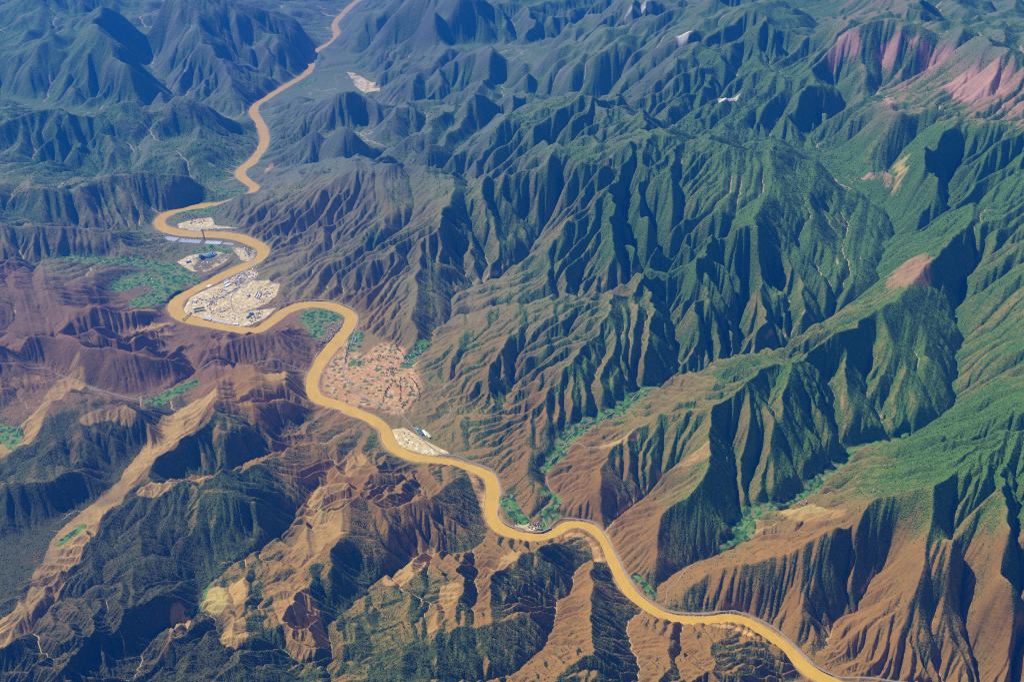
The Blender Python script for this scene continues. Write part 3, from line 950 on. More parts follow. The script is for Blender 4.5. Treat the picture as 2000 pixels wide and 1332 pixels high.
# the fan: low banks run round it between the plots, with a few straight ones across
fc = unproj(772, 702, 40)
fr = np.hypot(G.x - fc[0], G.y - fc[1]); fa = np.arctan2(G.x - fc[0], G.y - fc[1])
fq = np.array([[float(s) for s in tok.split(',')] for tok in "628,725 650,690 672,662 700,668 705,690 740,668 775,672 795,695 818,722 828,765 815,800 780,812 740,800 690,795 655,785 628,768".split()])
fpx, fpy = unproj(fq[:, 0], fq[:, 1], 20)
FAN = wide_blur(poly_mask(G, np.stack([fpx, fpy], 1)).astype(float), 4, 6)
FAN = np.clip(FAN * 1.5 - .4 + .8 * fbm(G.x, G.y, 260, 4, 95), 0, 1) * (FAN > .04)
wob = 25 * fbm(G.x, G.y, 200, 2, 99)
rings = np.clip(1.6 - np.abs(((fr + 2.2 * wob) % 66) - 33) / 6, 0, 1) * (np.sin(fa + 0.6) < 0.2) * (fr > 160)
net = np.clip(1.5 - np.abs(fbm(G.x, G.y, 120, 1, 97)) / .05, 0, 1)
FANLINE = FAN * np.maximum(0.8 * rings, 0.7 * net * (1 - 0.6 * (rings > 0)))
SOILC = SOILC * (1 - 0.6 * FAN[..., None]) + 0.6 * FAN[..., None] * np.array([.36, .20, .085]) * (1 + 0.4 * fbm(G.x, G.y, 110, 2, 98))[..., None]
SOILC *= (1 - 0.55 * FANLINE)[..., None]
FOREST = FOREST * (1 - FAN)
FOREST = np.clip(FOREST - 0.9 * FARM - 0.8 * PALE - TOWN, 0, 1)


# ------------------------------------------------------------------ materials
def new_mat(name):
    m = bpy.data.materials.new(name)
    m.use_nodes = True
    t = m.node_tree
    b = t.nodes['Principled BSDF']
    b.inputs['Roughness'].default_value = 0.9
    b.inputs['Specular IOR Level'].default_value = 0.15
    return m, t, b


def mixc(t, fac, a, b, mode='MIX'):
    n = t.nodes.new('ShaderNodeMix')
    n.data_type = 'RGBA'; n.blend_type = mode
    for s, v in ((n.inputs['Factor'], fac), (n.inputs[6], a), (n.inputs[7], b)):
        if isinstance(v, (int, float)): s.default_value = v
        elif isinstance(v, tuple): s.default_value = (*v, 1) if len(v) == 3 else v
        else: t.links.new(v, s)
    return n.outputs[2]


def mathn(t, op, a, b=None, clamp=False):
    n = t.nodes.new('ShaderNodeMath'); n.operation = op; n.use_clamp = clamp
    for k, v in enumerate((a, b)):
        if v is None: continue
        if isinstance(v, (int, float)): n.inputs[k].default_value = v
        else: t.links.new(v, n.inputs[k])
    return n.outputs[0]


def noise(t, scale, detail=3.0, rough=0.55, vec=None):
    n = t.nodes.new('ShaderNodeTexNoise')
    n.inputs['Scale'].default_value = scale; n.inputs['Detail'].default_value = detail; n.inputs['Roughness'].default_value = rough
    if vec is not None: t.links.new(vec, n.inputs['Vector'])
    return n.outputs['Fac']


def ramp(t, fac, lo, hi):
    n = t.nodes.new('ShaderNodeMapRange')
    n.inputs['From Min'].default_value = lo; n.inputs['From Max'].default_value = hi
    t.links.new(fac, n.inputs['Value'])
    return n.outputs['Result']


def ground_material():
    m, t, b = new_mat('land')
    geo = t.nodes.new('ShaderNodeNewGeometry')
    P = geo.outputs['Position']
    at = t.nodes.new('ShaderNodeVertexColor'); at.layer_name = 'cover'
    so = t.nodes.new('ShaderNodeVertexColor'); so.layer_name = 'soil'
    sp = t.nodes.new('ShaderNodeSeparateColor'); t.links.new(at.outputs['Color'], sp.inputs[0])
    forest, farm, pale = sp.outputs[0], sp.outputs[1], sp.outputs[2]
    n_big = noise(t, 1 / 160, 5, 0.6, P); n_mid = noise(t, 1 / 45, 4, 0.6, P); n_fine = noise(t, 1 / 13, 3, 0.6, P)
    soil = mixc(t, ramp(t, n_big, .3, .7), so.outputs['Color'], (1.25, 1.15, 1.05), 'MULTIPLY')
    soil = mixc(t, mathn(t, 'MULTIPLY', ramp(t, n_mid, .35, .75), 0.45), soil, (.62, .58, .52), 'MULTIPLY')
    pl = t.nodes.new('ShaderNodeVertexColor'); pl.layer_name = 'plots'
    ps = t.nodes.new('ShaderNodeSeparateColor'); t.links.new(pl.outputs['Color'], ps.inputs[0])
    lot = t.nodes.new('ShaderNodeTexVoronoi'); lot.inputs['Scale'].default_value = 1 / 30; t.links.new(P, lot.inputs['Vector'])
    ls = t.nodes.new('ShaderNodeSeparateColor'); t.links.new(lot.outputs['Color'], ls.inputs[0])
    ed = t.nodes.new('ShaderNodeTexVoronoi'); ed.feature = 'DISTANCE_TO_EDGE'; ed.inputs['Scale'].default_value = 1 / 30; t.links.new(P, ed.inputs['Vector'])
    edge = ramp(t, ed.outputs['Distance'], .07, .15)
    town = mixc(t, ls.outputs[0], (.62, .47, .16), (.46, .34, .12))
    town = mixc(t, mathn(t, 'GREATER_THAN', ls.outputs[1], .88), town, (.66, .63, .50))
    town = mixc(t, mathn(t, 'GREATER_THAN', ls.outputs[2], .82), town, (.34, .28, .18))
    town = mixc(t, mathn(t, 'MULTIPLY', mathn(t, 'SUBTRACT', 1.0, edge), .5), town, (.66, .58, .38))
    fan = mixc(t, ls.outputs[0], (.62, .33, .10), (.50, .29, .10))
    fan = mixc(t, mathn(t, 'GREATER_THAN', ls.outputs[1], .66), fan, (.62, .42, .19))
    fan = mixc(t, mathn(t, 'GREATER_THAN', ls.outputs[2], .84), fan, (.085, .15, .045))
    fan = mixc(t, mathn(t, 'MULTIPLY', mathn(t, 'SUBTRACT', 1.0, edge), .3), fan, (.13, .10, .05))
    palec = mixc(t, ramp(t, n_mid, .35, .7), (.50, .385, .19), (.38, .295, .16))
    soil = mixc(t, mathn(t, 'MULTIPLY', pale, ramp(t, n_fine, .2, .6)), soil, palec)
    soil = mixc(t, ramp(t, mathn(t, 'ADD', ps.outputs[0], mathn(t, 'MULTIPLY', mathn(t, 'SUBTRACT', n_mid, .5), .9)), .35, .6), soil, town)
    soil = mixc(t, mathn(t, 'MULTIPLY', ramp(t, ps.outputs[1], .2, .9), .85), soil, fan)
    # dry grass and shrubs thicken into woodland
    thr = mathn(t, 'ADD', forest, mathn(t, 'MULTIPLY', mathn(t, 'SUBTRACT', n_mid, .5), .7))
    thr = mathn(t, 'ADD', thr, mathn(t, 'MULTIPLY', mathn(t, 'SUBTRACT', n_fine, .5), .9))
    dry = ps.outputs[2]
    grassc = mixc(t, dry, mixc(t, n_big, (.24, .275, .034), (.15, .235, .026)), mixc(t, n_big, (.16, .13, .034), (.11, .115, .03)))
    col = mixc(t, mathn(t, 'MULTIPLY', ramp(t, thr, .18, .55), .75), soil, grassc)
    woodc = mixc(t, dry, mixc(t, ramp(t, n_fine, .35, .65), (.030, .095, .010), (.115, .24, .022)), mixc(t, ramp(t, n_fine, .35, .65), (.030, .042, .014), (.085, .090, .026)))
    wood = ramp(t, thr, .38, .62)
    col = mixc(t, wood, col, woodc)
    col = mixc(t, ramp(t, mathn(t, 'ADD', pale, mathn(t, 'MULTIPLY', mathn(t, 'SUBTRACT', n_fine, .5), .5)), .35, .75), col, mixc(t, .45, soil, palec))
    # fields: small plots, each with its own crop
    vo = t.nodes.new('ShaderNodeTexVoronoi'); vo.inputs['Scale'].default_value = 1 / 30; t.links.new(P, vo.inputs['Vector'])
    sv0 = t.nodes.new('ShaderNodeSeparateColor'); t.links.new(vo.outputs['Color'], sv0.inputs[0])
    crop = mixc(t, sv0.outputs[2], (.046, .15, .016), (.115, .235, .028))
    sv = t.nodes.new('ShaderNodeSeparateColor'); t.links.new(vo.outputs['Color'], sv.inputs[0])
    crop = mixc(t, mathn(t, 'GREATER_THAN', sv.outputs[0], .68), crop, (.20, .19, .075))
    crop = mixc(t, mathn(t, 'GREATER_THAN', sv.outputs[1], .72), crop, (.022, .075, .025))
    col = mixc(t, ramp(t, mathn(t, 'ADD', farm, mathn(t, 'MULTIPLY', mathn(t, 'SUBTRACT', n_mid, .5), 1.0)), .32, .5), col, crop)
    t.links.new(col, b.inputs['Base Color'])
    bp = t.nodes.new('ShaderNodeBump'); bp.inputs['Distance'].default_value = 10.0
    bp.inputs['Strength'].default_value = 0.8
    hgt = mathn(t, 'ADD', mathn(t, 'MULTIPLY', n_fine, mathn(t, 'ADD', mathn(t, 'MULTIPLY', wood, .9), .35)), mathn(t, 'MULTIPLY', n_mid, .9))
    t.links.new(hgt, bp.inputs['Height'])
    t.links.new(bp.outputs[0], b.inputs['Normal'])
    return m


def grid_mesh(name, X, Y, Zz, mat):
    nr, nc = X.shape
    me = bpy.data.meshes.new(name)
    me.vertices.add(nr * nc)
    co = np.stack([X, Y, Zz], -1).astype(np.float32).reshape(-1)
    me.vertices.foreach_set('co', co)
    a = (np.arange(nr - 1)[:, None] * nc + np.arange(nc - 1)[None]).ravel()
    q = np.stack([a, a + 1, a + nc + 1, a + nc], 1).astype(np.int32).ravel()
    nf = len(a)
    me.loops.add(nf * 4); me.polygons.add(nf)
    me.loops.foreach_set('vertex_index', q)
    me.polygons.foreach_set('loop_start', np.arange(nf, dtype=np.int32) * 4)
    me.polygons.foreach_set('use_smooth', np.ones(nf, bool))
    me.update(calc_edges=True)
    me.materials.append(mat)
    o = bpy.data.objects.new(name, me)
    C.objects.link(o)
    return o


def col_attr(me, name, arr):
    a = me.color_attributes.new(name, 'FLOAT_COLOR', 'POINT')
    d = np.ones(arr.shape[:-1] + (4,), np.float32)
    d[..., :arr.shape[-1]] = arr
    a.data.foreach_set('color', d.reshape(-1))


LAND = ground_material()
ground = grid_mesh('mountain_terrain', G.x, G.y, Z, LAND)
ground['kind'] = 'structure'
col_attr(ground.data, 'cover', np.stack([FOREST, FARM, PALE], -1))
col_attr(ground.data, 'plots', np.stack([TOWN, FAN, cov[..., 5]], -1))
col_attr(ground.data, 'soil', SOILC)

# land beyond and beneath the detailed field, out to the horizon (one coarse sheet, lower where the field covers it)
def outer_land():
    n = 180
    ax = np.sinh(np.linspace(-3.2, 3.2, n)) / math.sinh(3.2)
    X, Y = np.meshgrid(ax * 120000, ax * 120000 + 12000)
    rr = np.hypot(X, Y); th = np.arctan2(X, Y)
    zz = 420 + 650 * np.abs(fbm(X, Y, 6000, 4, 5)) + 250 * fbm(X, Y, 1800, 3, 6)
    inside = (rr > R0 * 0.9) & (rr < R1 * 1.08) & (np.abs(th) < TH + 0.06)
    zz = np.where(inside, -120, zz)
    edge = np.clip((np.abs(th) - TH) / 0.25, 0, 1) + np.clip((R0 - rr) / 2500, 0, 1) + np.clip((rr - R1) / 7000, 0, 1)
    zz = np.where(inside, zz, -60 + (zz + 60) * np.clip(edge, 0.0, 1))
    o = grid_mesh('outer_land', X, Y, zz, LAND)
    o['kind'] = 'structure'
    f = np.clip(0.6 + 0.5 * fbm(X, Y, 3000, 3, 7), 0, 1)
    col_attr(o.data, 'cover', np.stack([f, 0 * f, 0 * f], -1))
    col_attr(o.data, 'plots', np.stack([0 * f, 0 * f, 0 * f], -1))
    col_attr(o.data, 'soil', np.broadcast_to(np.array(SOIL['t']), X.shape + (3,)))
outer_land()


# ------------------------------------------------------------------ river and roads
def ribbon(name, pts, half, mat, zoff, kind='structure'):
    p = np.asarray(pts, float)
    tg = np.gradient(p[:, :2], axis=0)
    tg /= np.maximum(np.hypot(tg[:, 0], tg[:, 1]), 1e-9)[:, None]
    nx, ny = -tg[:, 1], tg[:, 0]
    half = np.broadcast_to(half, len(p))
    offs = np.linspace(-1, 1, 5)
    X = p[:, 0][:, None] + nx[:, None] * half[:, None] * offs
    Y = p[:, 1][:, None] + ny[:, None] * half[:, None] * offs
    Zz = np.repeat((p[:, 2] + zoff)[:, None], 5, 1)
    o = grid_mesh(name, X[:, ::-1], Y[:, ::-1], Zz, mat)
    o['kind'] = kind
    return o


def water_material():
    m, t, b = new_mat('muddy_water')
    geo = t.nodes.new('ShaderNodeNewGeometry')
    P = geo.outputs['Position']
    mp = t.nodes.new('ShaderNodeMapping'); mp.inputs['Scale'].default_value = (1, .6, 1); t.links.new(P, mp.inputs['Vector'])
    n1 = noise(t, 1 / 120, 4, .6, mp.outputs[0]); n2 = noise(t, 1 / 22, 3, .6, P)
    c = mixc(t, ramp(t, n1, .3, .7), (.50, .305, .024), (.57, .37, .038))
    c = mixc(t, mathn(t, 'MULTIPLY', ramp(t, n2, .6, .78), .45), c, (.72, .50, .18))
    fl = t.nodes.new('ShaderNodeVertexColor'); fl.layer_name = 'flow'
    n3 = noise(t, 1.0, 4, .6, fl.outputs['Color'])
    n4 = noise(t, 2.3, 3, .6, fl.outputs['Color'])
    c = mixc(t, mathn(t, 'MULTIPLY', ramp(t, n4, .55, .72), .4), c, (.70, .47, .13))
    c = mixc(t, mathn(t, 'MULTIPLY', ramp(t, n3, .55, .75), .35), c, (.40, .21, .035))
    t.links.new(c, b.inputs['Base Color'])
    b.inputs['Roughness'].default_value = .35
    b.inputs['Specular IOR Level'].default_value = .25
    bp = t.nodes.new('ShaderNodeBump'); bp.inputs['Distance'].default_value = .5; bp.inputs['Strength'].default_value = .4
    t.links.new(n2, bp.inputs['Height']); t.links.new(bp.outputs[0], b.inputs['Normal'])
    return m


rv = RIV.copy(); rhw = rv[:, 2] + 22; rv[:, 2] = 0
# sparser rows keep the ribbon from folding in the bends
rv_s = rv[::3]
wo = ribbon('river_water', rv_s, rhw[::3], water_material(), 0.0)
sl = np.concatenate([[0], np.cumsum(np.hypot(*np.diff(rv_s[:, :2], axis=0).T))])
across = np.linspace(-1, 1, 5)[None] * rhw[::3][:, None]
col_attr(wo.data, 'flow', np.stack([np.repeat(sl[:, None], 5, 1) / 260, across / 34, 0 * across], -1))


def plain_mat(name, col, var=0.25, scale=1 / 15, rough=.85, col2=None):
    m, t, b = new_mat(name)
    geo = t.nodes.new('ShaderNodeNewGeometry')
    n = noise(t, scale, 4, .6, geo.outputs['Position'])
    c2 = col2 or tuple(x * (1 - var) for x in col)
    t.links.new(mixc(t, ramp(t, n, .3, .7), col, c2), b.inputs['Base Color'])
    b.inputs['Roughness'].default_value = rough
    return m


MAT_ROAD = plain_mat('worn_asphalt', (.30, .28, .25), .3, 1 / 40)
MAT_TRACK = plain_mat('dust_track', (.40, .31, .22), .3, 1 / 40)
for nm, pts in ROAD_PTS.items():
    main = nm in ('riverside', 'town', 'west_valley')
    ribbon('road' if main else 'dirt_track', pts[::2], {'riverside': 6.0, 'town': 5.0, 'west_valley': 5.0}.get(nm, 3.5), MAT_ROAD if main else MAT_TRACK, 0.9)
# ------------------------------------------------------------------ woodland and scrub: low crowns scattered where the cover map says trees grow
def woodland():
    rng = np.random.default_rng(11)
    dens = np.clip(FOREST - 0.06, 0, 1) ** 1.2 * (1 - PALE) * (1 - TOWN) * (1 - FAN) * (1 - SAND) * (G.y < 17000) * (RD > 15)
    dens = dens * (0.35 + 0.65 * (fbm(G.x, G.y, 70, 3, 15) > -0.12))
    # one crown for every 3 to 6 cells of a full wood: crowns are sized to the spacing, 4 to 16 m
    p = np.clip(dens * 0.20, 0, 1)
    keep = rng.random(Z.shape) < p
    inside = (np.abs(PU - 1000) < 1080) & (PV > 60) & (PV < 1400)
    ii, jj = np.nonzero(keep & inside)
    n = len(ii)
    di = rng.random(n) - 0.5; dj = rng.random(n) - 0.5
    r = R0 * np.exp((ii + di) * G.d); th = -TH + (jj + dj) * G.d
    x = r * np.sin(th); y = r * np.cos(th)
    z = z_at(x, y)
    w = (3.0 + 4.0 * rng.random(n)) * np.clip(y / 11000, .75, 1.5)
    h = w * (0.9 + 0.9 * rng.random(n))
    ang = rng.random(n) * 6.283
    base = np.array([[0, 0, 1.0], [1, 0, .35], [0, 1, .45], [-1, 0, .3], [0, -1, .4], [0, 0, -.3]])
    V = np.empty((n, 6, 3), np.float32)
    ca, sa = np.cos(ang), np.sin(ang)
    jit = 0.75 + 0.5 * rng.random((n, 6))
    for k, (bx, by, bz) in enumerate(base):
        V[:, k, 0] = x + (bx * ca - by * sa) * w * jit[:, k]
        V[:, k, 1] = y + (bx * sa + by * ca) * w * jit[:, k]
        V[:, k, 2] = z + bz * h * (jit[:, k] if k == 0 else 1)
    F = np.array([[0, 1, 2], [0, 2, 3], [0, 3, 4], [0, 4, 1], [5, 2, 1], [5, 3, 2], [5, 4, 3], [5, 1, 4]], np.int32)
    F = (F[None] + (np.arange(n, dtype=np.int32) * 6)[:, None, None]).reshape(-1)
    me = bpy.data.meshes.new('woodland')
    me.vertices.add(n * 6); me.vertices.foreach_set('co', V.reshape(-1))
    me.loops.add(len(F)); me.polygons.add(len(F) // 3)
    me.loops.foreach_set('vertex_index', F)
    me.polygons.foreach_set('loop_start', np.arange(len(F) // 3, dtype=np.int32) * 3)
    me.update(calc_edges=True)
    tint = np.repeat(rng.random(n).astype(np.float32), 6)
    dry_v = np.repeat(cov[ii, jj, 5].astype(np.float32), 6)
    col = np.stack([tint, dry_v, tint], -1)
    col_attr(me, 'tint', col)
    m, t, b = new_mat('tree_leaves')
    vc = t.nodes.new('ShaderNodeVertexColor'); vc.layer_name = 'tint'
    sc = t.nodes.new('ShaderNodeSeparateColor'); t.links.new(vc.outputs['Color'], sc.inputs[0])
    geo = t.nodes.new('ShaderNodeNewGeometry')
    nb = noise(t, 1 / 500, 4, .6, geo.outputs['Position'])
    c1 = mixc(t, sc.outputs[0], (.024, .070, .010), (.09, .18, .022))
    c2 = mixc(t, sc.outputs[0], (.045, .095, .012), (.12, .19, .026))
    t.links.new(mixc(t, sc.outputs[1], mixc(t, ramp(t, nb, .35, .65), c1, c2), mixc(t, sc.outputs[0], (.028, .040, .013), (.075, .080, .024))), b.inputs['Base Color'])
    me.materials.append(m)
    o = bpy.data.objects.new('woodland', me); C.objects.link(o)
    o['kind'] = 'stuff'
    print('crowns', n)
woodland()
# ------------------------------------------------------------------ buildings, bridges, trees
RNG = random.Random(4)


def tag(o, label=None, cat=None, group=None):
    if label: o['label'] = label
    if cat: o['category'] = cat
    if group: o['group'] = group
    return o


def obj(name, bm, mat, parent=None, smooth=False):
    me = bpy.data.meshes.new(name)
    bm.normal_update()
    bm.to_mesh(me); bm.free()
    if smooth:
        me.polygons.foreach_set('use_smooth', np.ones(len(me.polygons), bool))
    me.materials.append(mat)
    o = bpy.data.objects.new(name, me)
    C.objects.link(o)
    if parent: o.parent = parent
    return o


def thing(name, label, cat, loc=(0, 0, 0), rz=0.0, group=None):
    o = bpy.data.objects.new(name, None)
    o.empty_display_size = 5
    C.objects.link(o)
    o.location = loc; o.rotation_euler = (0, 0, rz)
    return tag(o, label, cat, group)


def dup(root, loc, rz, scale=(1, 1, 1), label=None, group=None):
    r = root.copy(); C.objects.link(r)
    r.location = loc; r.rotation_euler = (0, 0, rz); r.scale = scale
    if label: r['label'] = label
    if group: r['group'] = group
    for ch in list(root.children):
        c = ch.copy(); C.objects.link(c); c.parent = r
        for g in ch.children:
            d = g.copy(); C.objects.link(d); d.parent = c
    return r


def box(bm, x0, x1, y0, y1, z0, z1):
    v = [bm.verts.new(p) for p in ((x0, y0, z0), (x1, y0, z0), (x1, y1, z0), (x0, y1, z0), (x0, y0, z1), (x1, y0, z1), (x1, y1, z1), (x0, y1, z1))]
    for f in ((3, 2, 1, 0), (4, 5, 6, 7), (0, 1, 5, 4), (1, 2, 6, 5), (2, 3, 7, 6), (3, 0, 4, 7)):
        bm.faces.new([v[k] for k in f])
    return bm


def prism(bm, x0, x1, prof):
    """profile (y, z) points swept along x"""
    a = [bm.verts.new((x0, y, z)) for y, z in prof]
    b = [bm.verts.new((x1, y, z)) for y, z in prof]
    n = len(prof)
    for k in range(n):
        bm.faces.new((a[k], b[k], b[(k + 1) % n], a[(k + 1) % n]))
    bm.faces.new(a[::-1]); bm.faces.new(b)
    return bm


def cyl(bm, x, y, z0, z1, r0, r1, n=12):
    a = [bm.verts.new((x + r0 * math.cos(6.2832 * k / n), y + r0 * math.sin(6.2832 * k / n), z0)) for k in range(n)]
    b = [bm.verts.new((x + r1 * math.cos(6.2832 * k / n), y + r1 * math.sin(6.2832 * k / n), z1)) for k in range(n)]
    for k in range(n):
        bm.faces.new((a[k], a[(k + 1) % n], b[(k + 1) % n], b[k]))
    bm.faces.new(a[::-1]); bm.faces.new(b)
    return bm


M_TAN = plain_mat('mud_plaster', (.50, .40, .28), .25, 1 / 8)
M_WHITE = plain_mat('white_plaster', (.72, .71, .66), .12, 1 / 12)
M_BRICK = plain_mat('red_brick', (.38, .20, .13), .25, 1 / 6)
M_CONC = plain_mat('concrete', (.46, .44, .40), .25, 1 / 9)
M_RTAN = plain_mat('clay_roof', (.48, .34, .22), .3, 1 / 7)
M_RRED = plain_mat('red_tile_roof', (.36, .16, .10), .3, 1 / 7)
M_RGREY = plain_mat('grey_sheet_roof', (.42, .43, .43), .2, 1 / 20)
M_RWHITE = plain_mat('white_sheet_roof', (.74, .76, .76), .12, 1 / 20)
M_BLUE = plain_mat('blue_sheet_steel', (.045, .24, .56), .25, 1 / 25, .5)
M_TEAL = plain_mat('pale_blue_sheet_steel', (.12, .42, .55), .2, 1 / 25, .5)
M_DKGREEN = plain_mat('dark_green_sheet', (.075, .15, .13), .25, 1 / 20, .6)
M_GLASS = plain_mat('dark_window', (.05, .06, .07), .2, 1 / 5, .2)
M_FILM = plain_mat('greenhouse_film', (.66, .70, .72), .18, 1 / 18, .4)
M_FILM2 = plain_mat('clouded_greenhouse_film', (.50, .57, .63), .2, 1 / 18, .4)
M_STEEL = plain_mat('painted_steel', (.30, .31, .32), .2, 1 / 10, .5)
M_DARKSTEEL = plain_mat('dark_steel', (.07, .075, .08), .2, 1 / 10, .5)
M_TRUNK = plain_mat('bark', (.12, .08, .05), .3, 1 / 2)
M_LEAF = plain_mat('orchard_leaves', (.040, .085, .024), .5, 1 / 7)
M_LEAF2 = plain_mat('poplar_leaves', (.055, .13, .035), .45, 1 / 7)


# --- prototypes, one metre to one unit; copies are scaled
def make_house(wm, rm, label, cat='house'):
    t = thing('village_house', label, cat)
    obj('wall', box(bmesh.new(), -6, 6, -4, 4, -4, 3.6), wm, t)
    obj('roof', prism(bmesh.new(), -6.7, 6.7, [(-4.9, 3.62), (-4.9, 3.9), (0, 6.4), (4.9, 3.9), (4.9, 3.62)]), rm, t)
    obj('door', box(bmesh.new(), -.8, .8, -4.12, -4.005, 0, 2.3), M_GLASS, t)
    for s in (-1, 1):
        obj('window', box(bmesh.new(), s * 3.5 - .9, s * 3.5 + .9, -4.1, -4.005, 1, 2.4), M_GLASS, t)
    return t


def make_block(wm, rm, label):
    t = thing('town_block', label, 'building')
    bm = box(bmesh.new(), -15, 15, -6, 6, -4, 14)
    obj('wall', bm, wm, t)
    bm = bmesh.new()
    box(bm, -15.3, 15.3, -6.3, 6.3, 14.01, 14.5)
    for a in ((-15.3, 15.3, -6.3, -5.7), (-15.3, 15.3, 5.7, 6.3), (-15.3, -14.7, -5.69, 5.69), (14.7, 15.3, -5.69, 5.69)):
        box(bm, *a, 14.51, 15.4)
    obj('roof', bm, rm, t)
    for f in range(4):
        bm = bmesh.new()
        for k in range(9):
            for sy in (-6.08, 6.005):
                box(bm, -13.2 + k * 3.1, -11.4 + k * 3.1, sy, sy + .075, 1.2 + f * 3.4, 2.9 + f * 3.4)
        obj('window', bm, M_GLASS, t)
    obj('stair_head', box(bmesh.new(), 4, 8, -2.5, 2.5, 14.52, 17.4), wm, t)
    return t


def make_shed(wm, rm, label, name='warehouse'):
    t = thing(name, label, 'warehouse')
    obj('wall', box(bmesh.new(), -20, 20, -8, 8, -3, 6.5), wm, t)
    obj('roof', prism(bmesh.new(), -20.6, 20.6, [(-8.7, 6.52), (-8.7, 6.9), (0, 9.6), (8.7, 6.9), (8.7, 6.52)]), rm, t)
    bm = bmesh.new()
    for k in range(6):
        box(bm, -17 + k * 6, -14 + k * 6, -8.1, -8.005, 3.4, 5.2)
    obj('window', bm, M_GLASS, t)
    obj('door', box(bmesh.new(), 20.005, 20.12, -2.4, 2.4, 0, 5), M_STEEL, t)
    return t


def make_greenhouse(fm, label):
    t = thing('greenhouse', label, 'greenhouse')
    prof = [(-4.5, -1.5)] + [(-4.5 * math.cos(math.pi * k / 10), 3.6 * math.sin(math.pi * k / 10) ** .8) for k in range(11)] + [(4.5, -1.5)]
    obj('cover', prism(bmesh.new(), -30, 30, prof[::-1]), fm, t)
    bm = bmesh.new()
    for k in range(7):
        x = -29.5 + k * 9.8
        prism(bm, x, x + .4, [(4.6 * math.cos(math.pi * q / 8), 3.75 * math.sin(math.pi * q / 8) ** .8) for q in range(9)])
    obj('hoop', bm, M_STEEL, t)
    obj('door', box(bmesh.new(), 30.005, 30.1, -1, 1, 0, 2.2), M_STEEL, t)
    return t


def at(u, v, dz=0.0):
    x, y, z = px_ground(u, v)
    return (x, y, z + dz)


used = {}


def put(proto, u, v, rz, sc, label=None, group=None, dz=0.0):
    """the first use moves the prototype itself, later uses copy it"""
    loc = at(u, v, dz)
    if isinstance(sc, (int, float)): sc = (sc, sc, sc)
    if not used.get(proto.name):
        used[proto.name] = True
        proto.location = loc; proto.rotation_euler = (0, 0, rz); proto.scale = sc
        if label: proto['label'] = label
        if group: proto['group'] = group
        return proto
    return dup(proto, loc, rz, sc, label, group)


def dir_px(u0, v0, u1, v1):
    a = at(u0, v0); b = at(u1, v1)
    return math.atan2(b[1] - a[1], b[0] - a[0]), math.hypot(b[0] - a[0], b[1] - a[1])


# --- villages: outline in pixels, number, label, palette
VILL = [
 ([(632, 642), (650, 630), (668, 634), (664, 650), (648, 664), (634, 668), (626, 678), (620, 672), (640, 655)], 62, 'tan', 'tan village house packed among lanes beside the green field in the river bend', 'houses of the river bend village'),
 ([(742, 735), (760, 722), (778, 708), (790, 700), (808, 690), (820, 680), (824, 690), (806, 706), (790, 716), (776, 722), (760, 735)], 34, 'tan', 'tan house strung along the tree belt at the head of the terraced fan', 'houses at the head of the fan'),
 ([(1030, 1026), (1040, 1018), (1052, 1020), (1062, 1026), (1056, 1033), (1036, 1033)], 17, 'tan', 'tan house by the riverside road where the green side valley meets the river', 'houses at the side valley mouth'),
 ([(978, 968), (988, 966), (992, 976), (984, 980)], 6, 'red', 'reddish house at the top end of the green riverside garden', 'houses above the riverside garden'),
 ([(400, 585), (424, 582), (424, 596), (404, 598)], 22, 'white', 'small pale house in the crowded old quarter in the middle of the pale terrace', 'houses of the old quarter'),
 ([(372, 590), (396, 583), (398, 594), (374, 600)], 8, 'tan', 'tan house on the western tip of the pale terrace inside the river loop', 'houses on the tip of the terrace'),
 ([(460, 535), (478, 530), (484, 540), (476, 549), (460, 547)], 18, 'white', 'pale house in the quarter below the long bridge', 'houses below the long bridge'),
 ([(482, 616), (496, 608), (516, 606), (512, 618), (496, 630), (484, 628)], 13, 'green', 'grey or green roofed house among trees on the southern bank of the town', 'houses on the southern bank of the town'),
 ([(355, 430), (372, 424), (400, 424), (402, 436), (372, 440)], 16, 'red', 'reddish house in the village on the northern river spit', 'houses on the northern spit'),
 ([(404, 448), (424, 446), (430, 452), (412, 455)], 8, 'white', 'pale house on the far bank behind the footbridge', 'houses behind the footbridge'),
 ([(262, 545), (300, 540), (320, 552), (300, 572), (266, 572)], 16, 'white', 'pale farmhouse among the trees of the green western side valley', 'farmhouses in the western side valley'),
 ([(288, 790), (300, 784), (304, 790), (294, 796)], 5, 'red', 'reddish farmhouse at the lower end of the small western field', 'farmhouses by the western field'),
 ([(1128, 836), (1140, 828), (1146, 834), (1134, 842)], 5, 'red', 'reddish farmhouse on the edge of the long green valley floor', 'farmhouses of the long green valley'),
 ([(1556, 985), (1572, 976), (1580, 980), (1566, 988)], 6, 'tan', 'tan farmhouse below the yellow hillside', 'farmhouses below the yellow hillside'),
 ([(430, 660), (444, 650), (452, 655), (440, 665)], 3, 'tan', 'lone tan house on the brown plateau south of the river loop', 'houses on the brown plateau'),
 ([(650, 800), (662, 796), (668, 802), (656, 806)], 5, 'tan', 'tan house on the west bank ledge above the river', 'houses on the west bank ledge'),
]
PROTO = {
 'tan': [make_house(M_TAN, M_RTAN, 'x'), make_house(M_TAN, M_RGREY, 'x'), make_house(M_BRICK, M_RTAN, 'x')],
 'red': [make_house(M_BRICK, M_RRED, 'x'), make_house(M_TAN, M_RRED, 'x')],
 'white': [make_house(M_WHITE, M_RGREY, 'x'), make_house(M_WHITE, M_RTAN, 'x'), make_house(M_CONC, M_RWHITE, 'x')],
 'green': [make_house(M_WHITE, M_DKGREEN, 'x'), make_house(M_CONC, M_RGREY, 'x')],
}
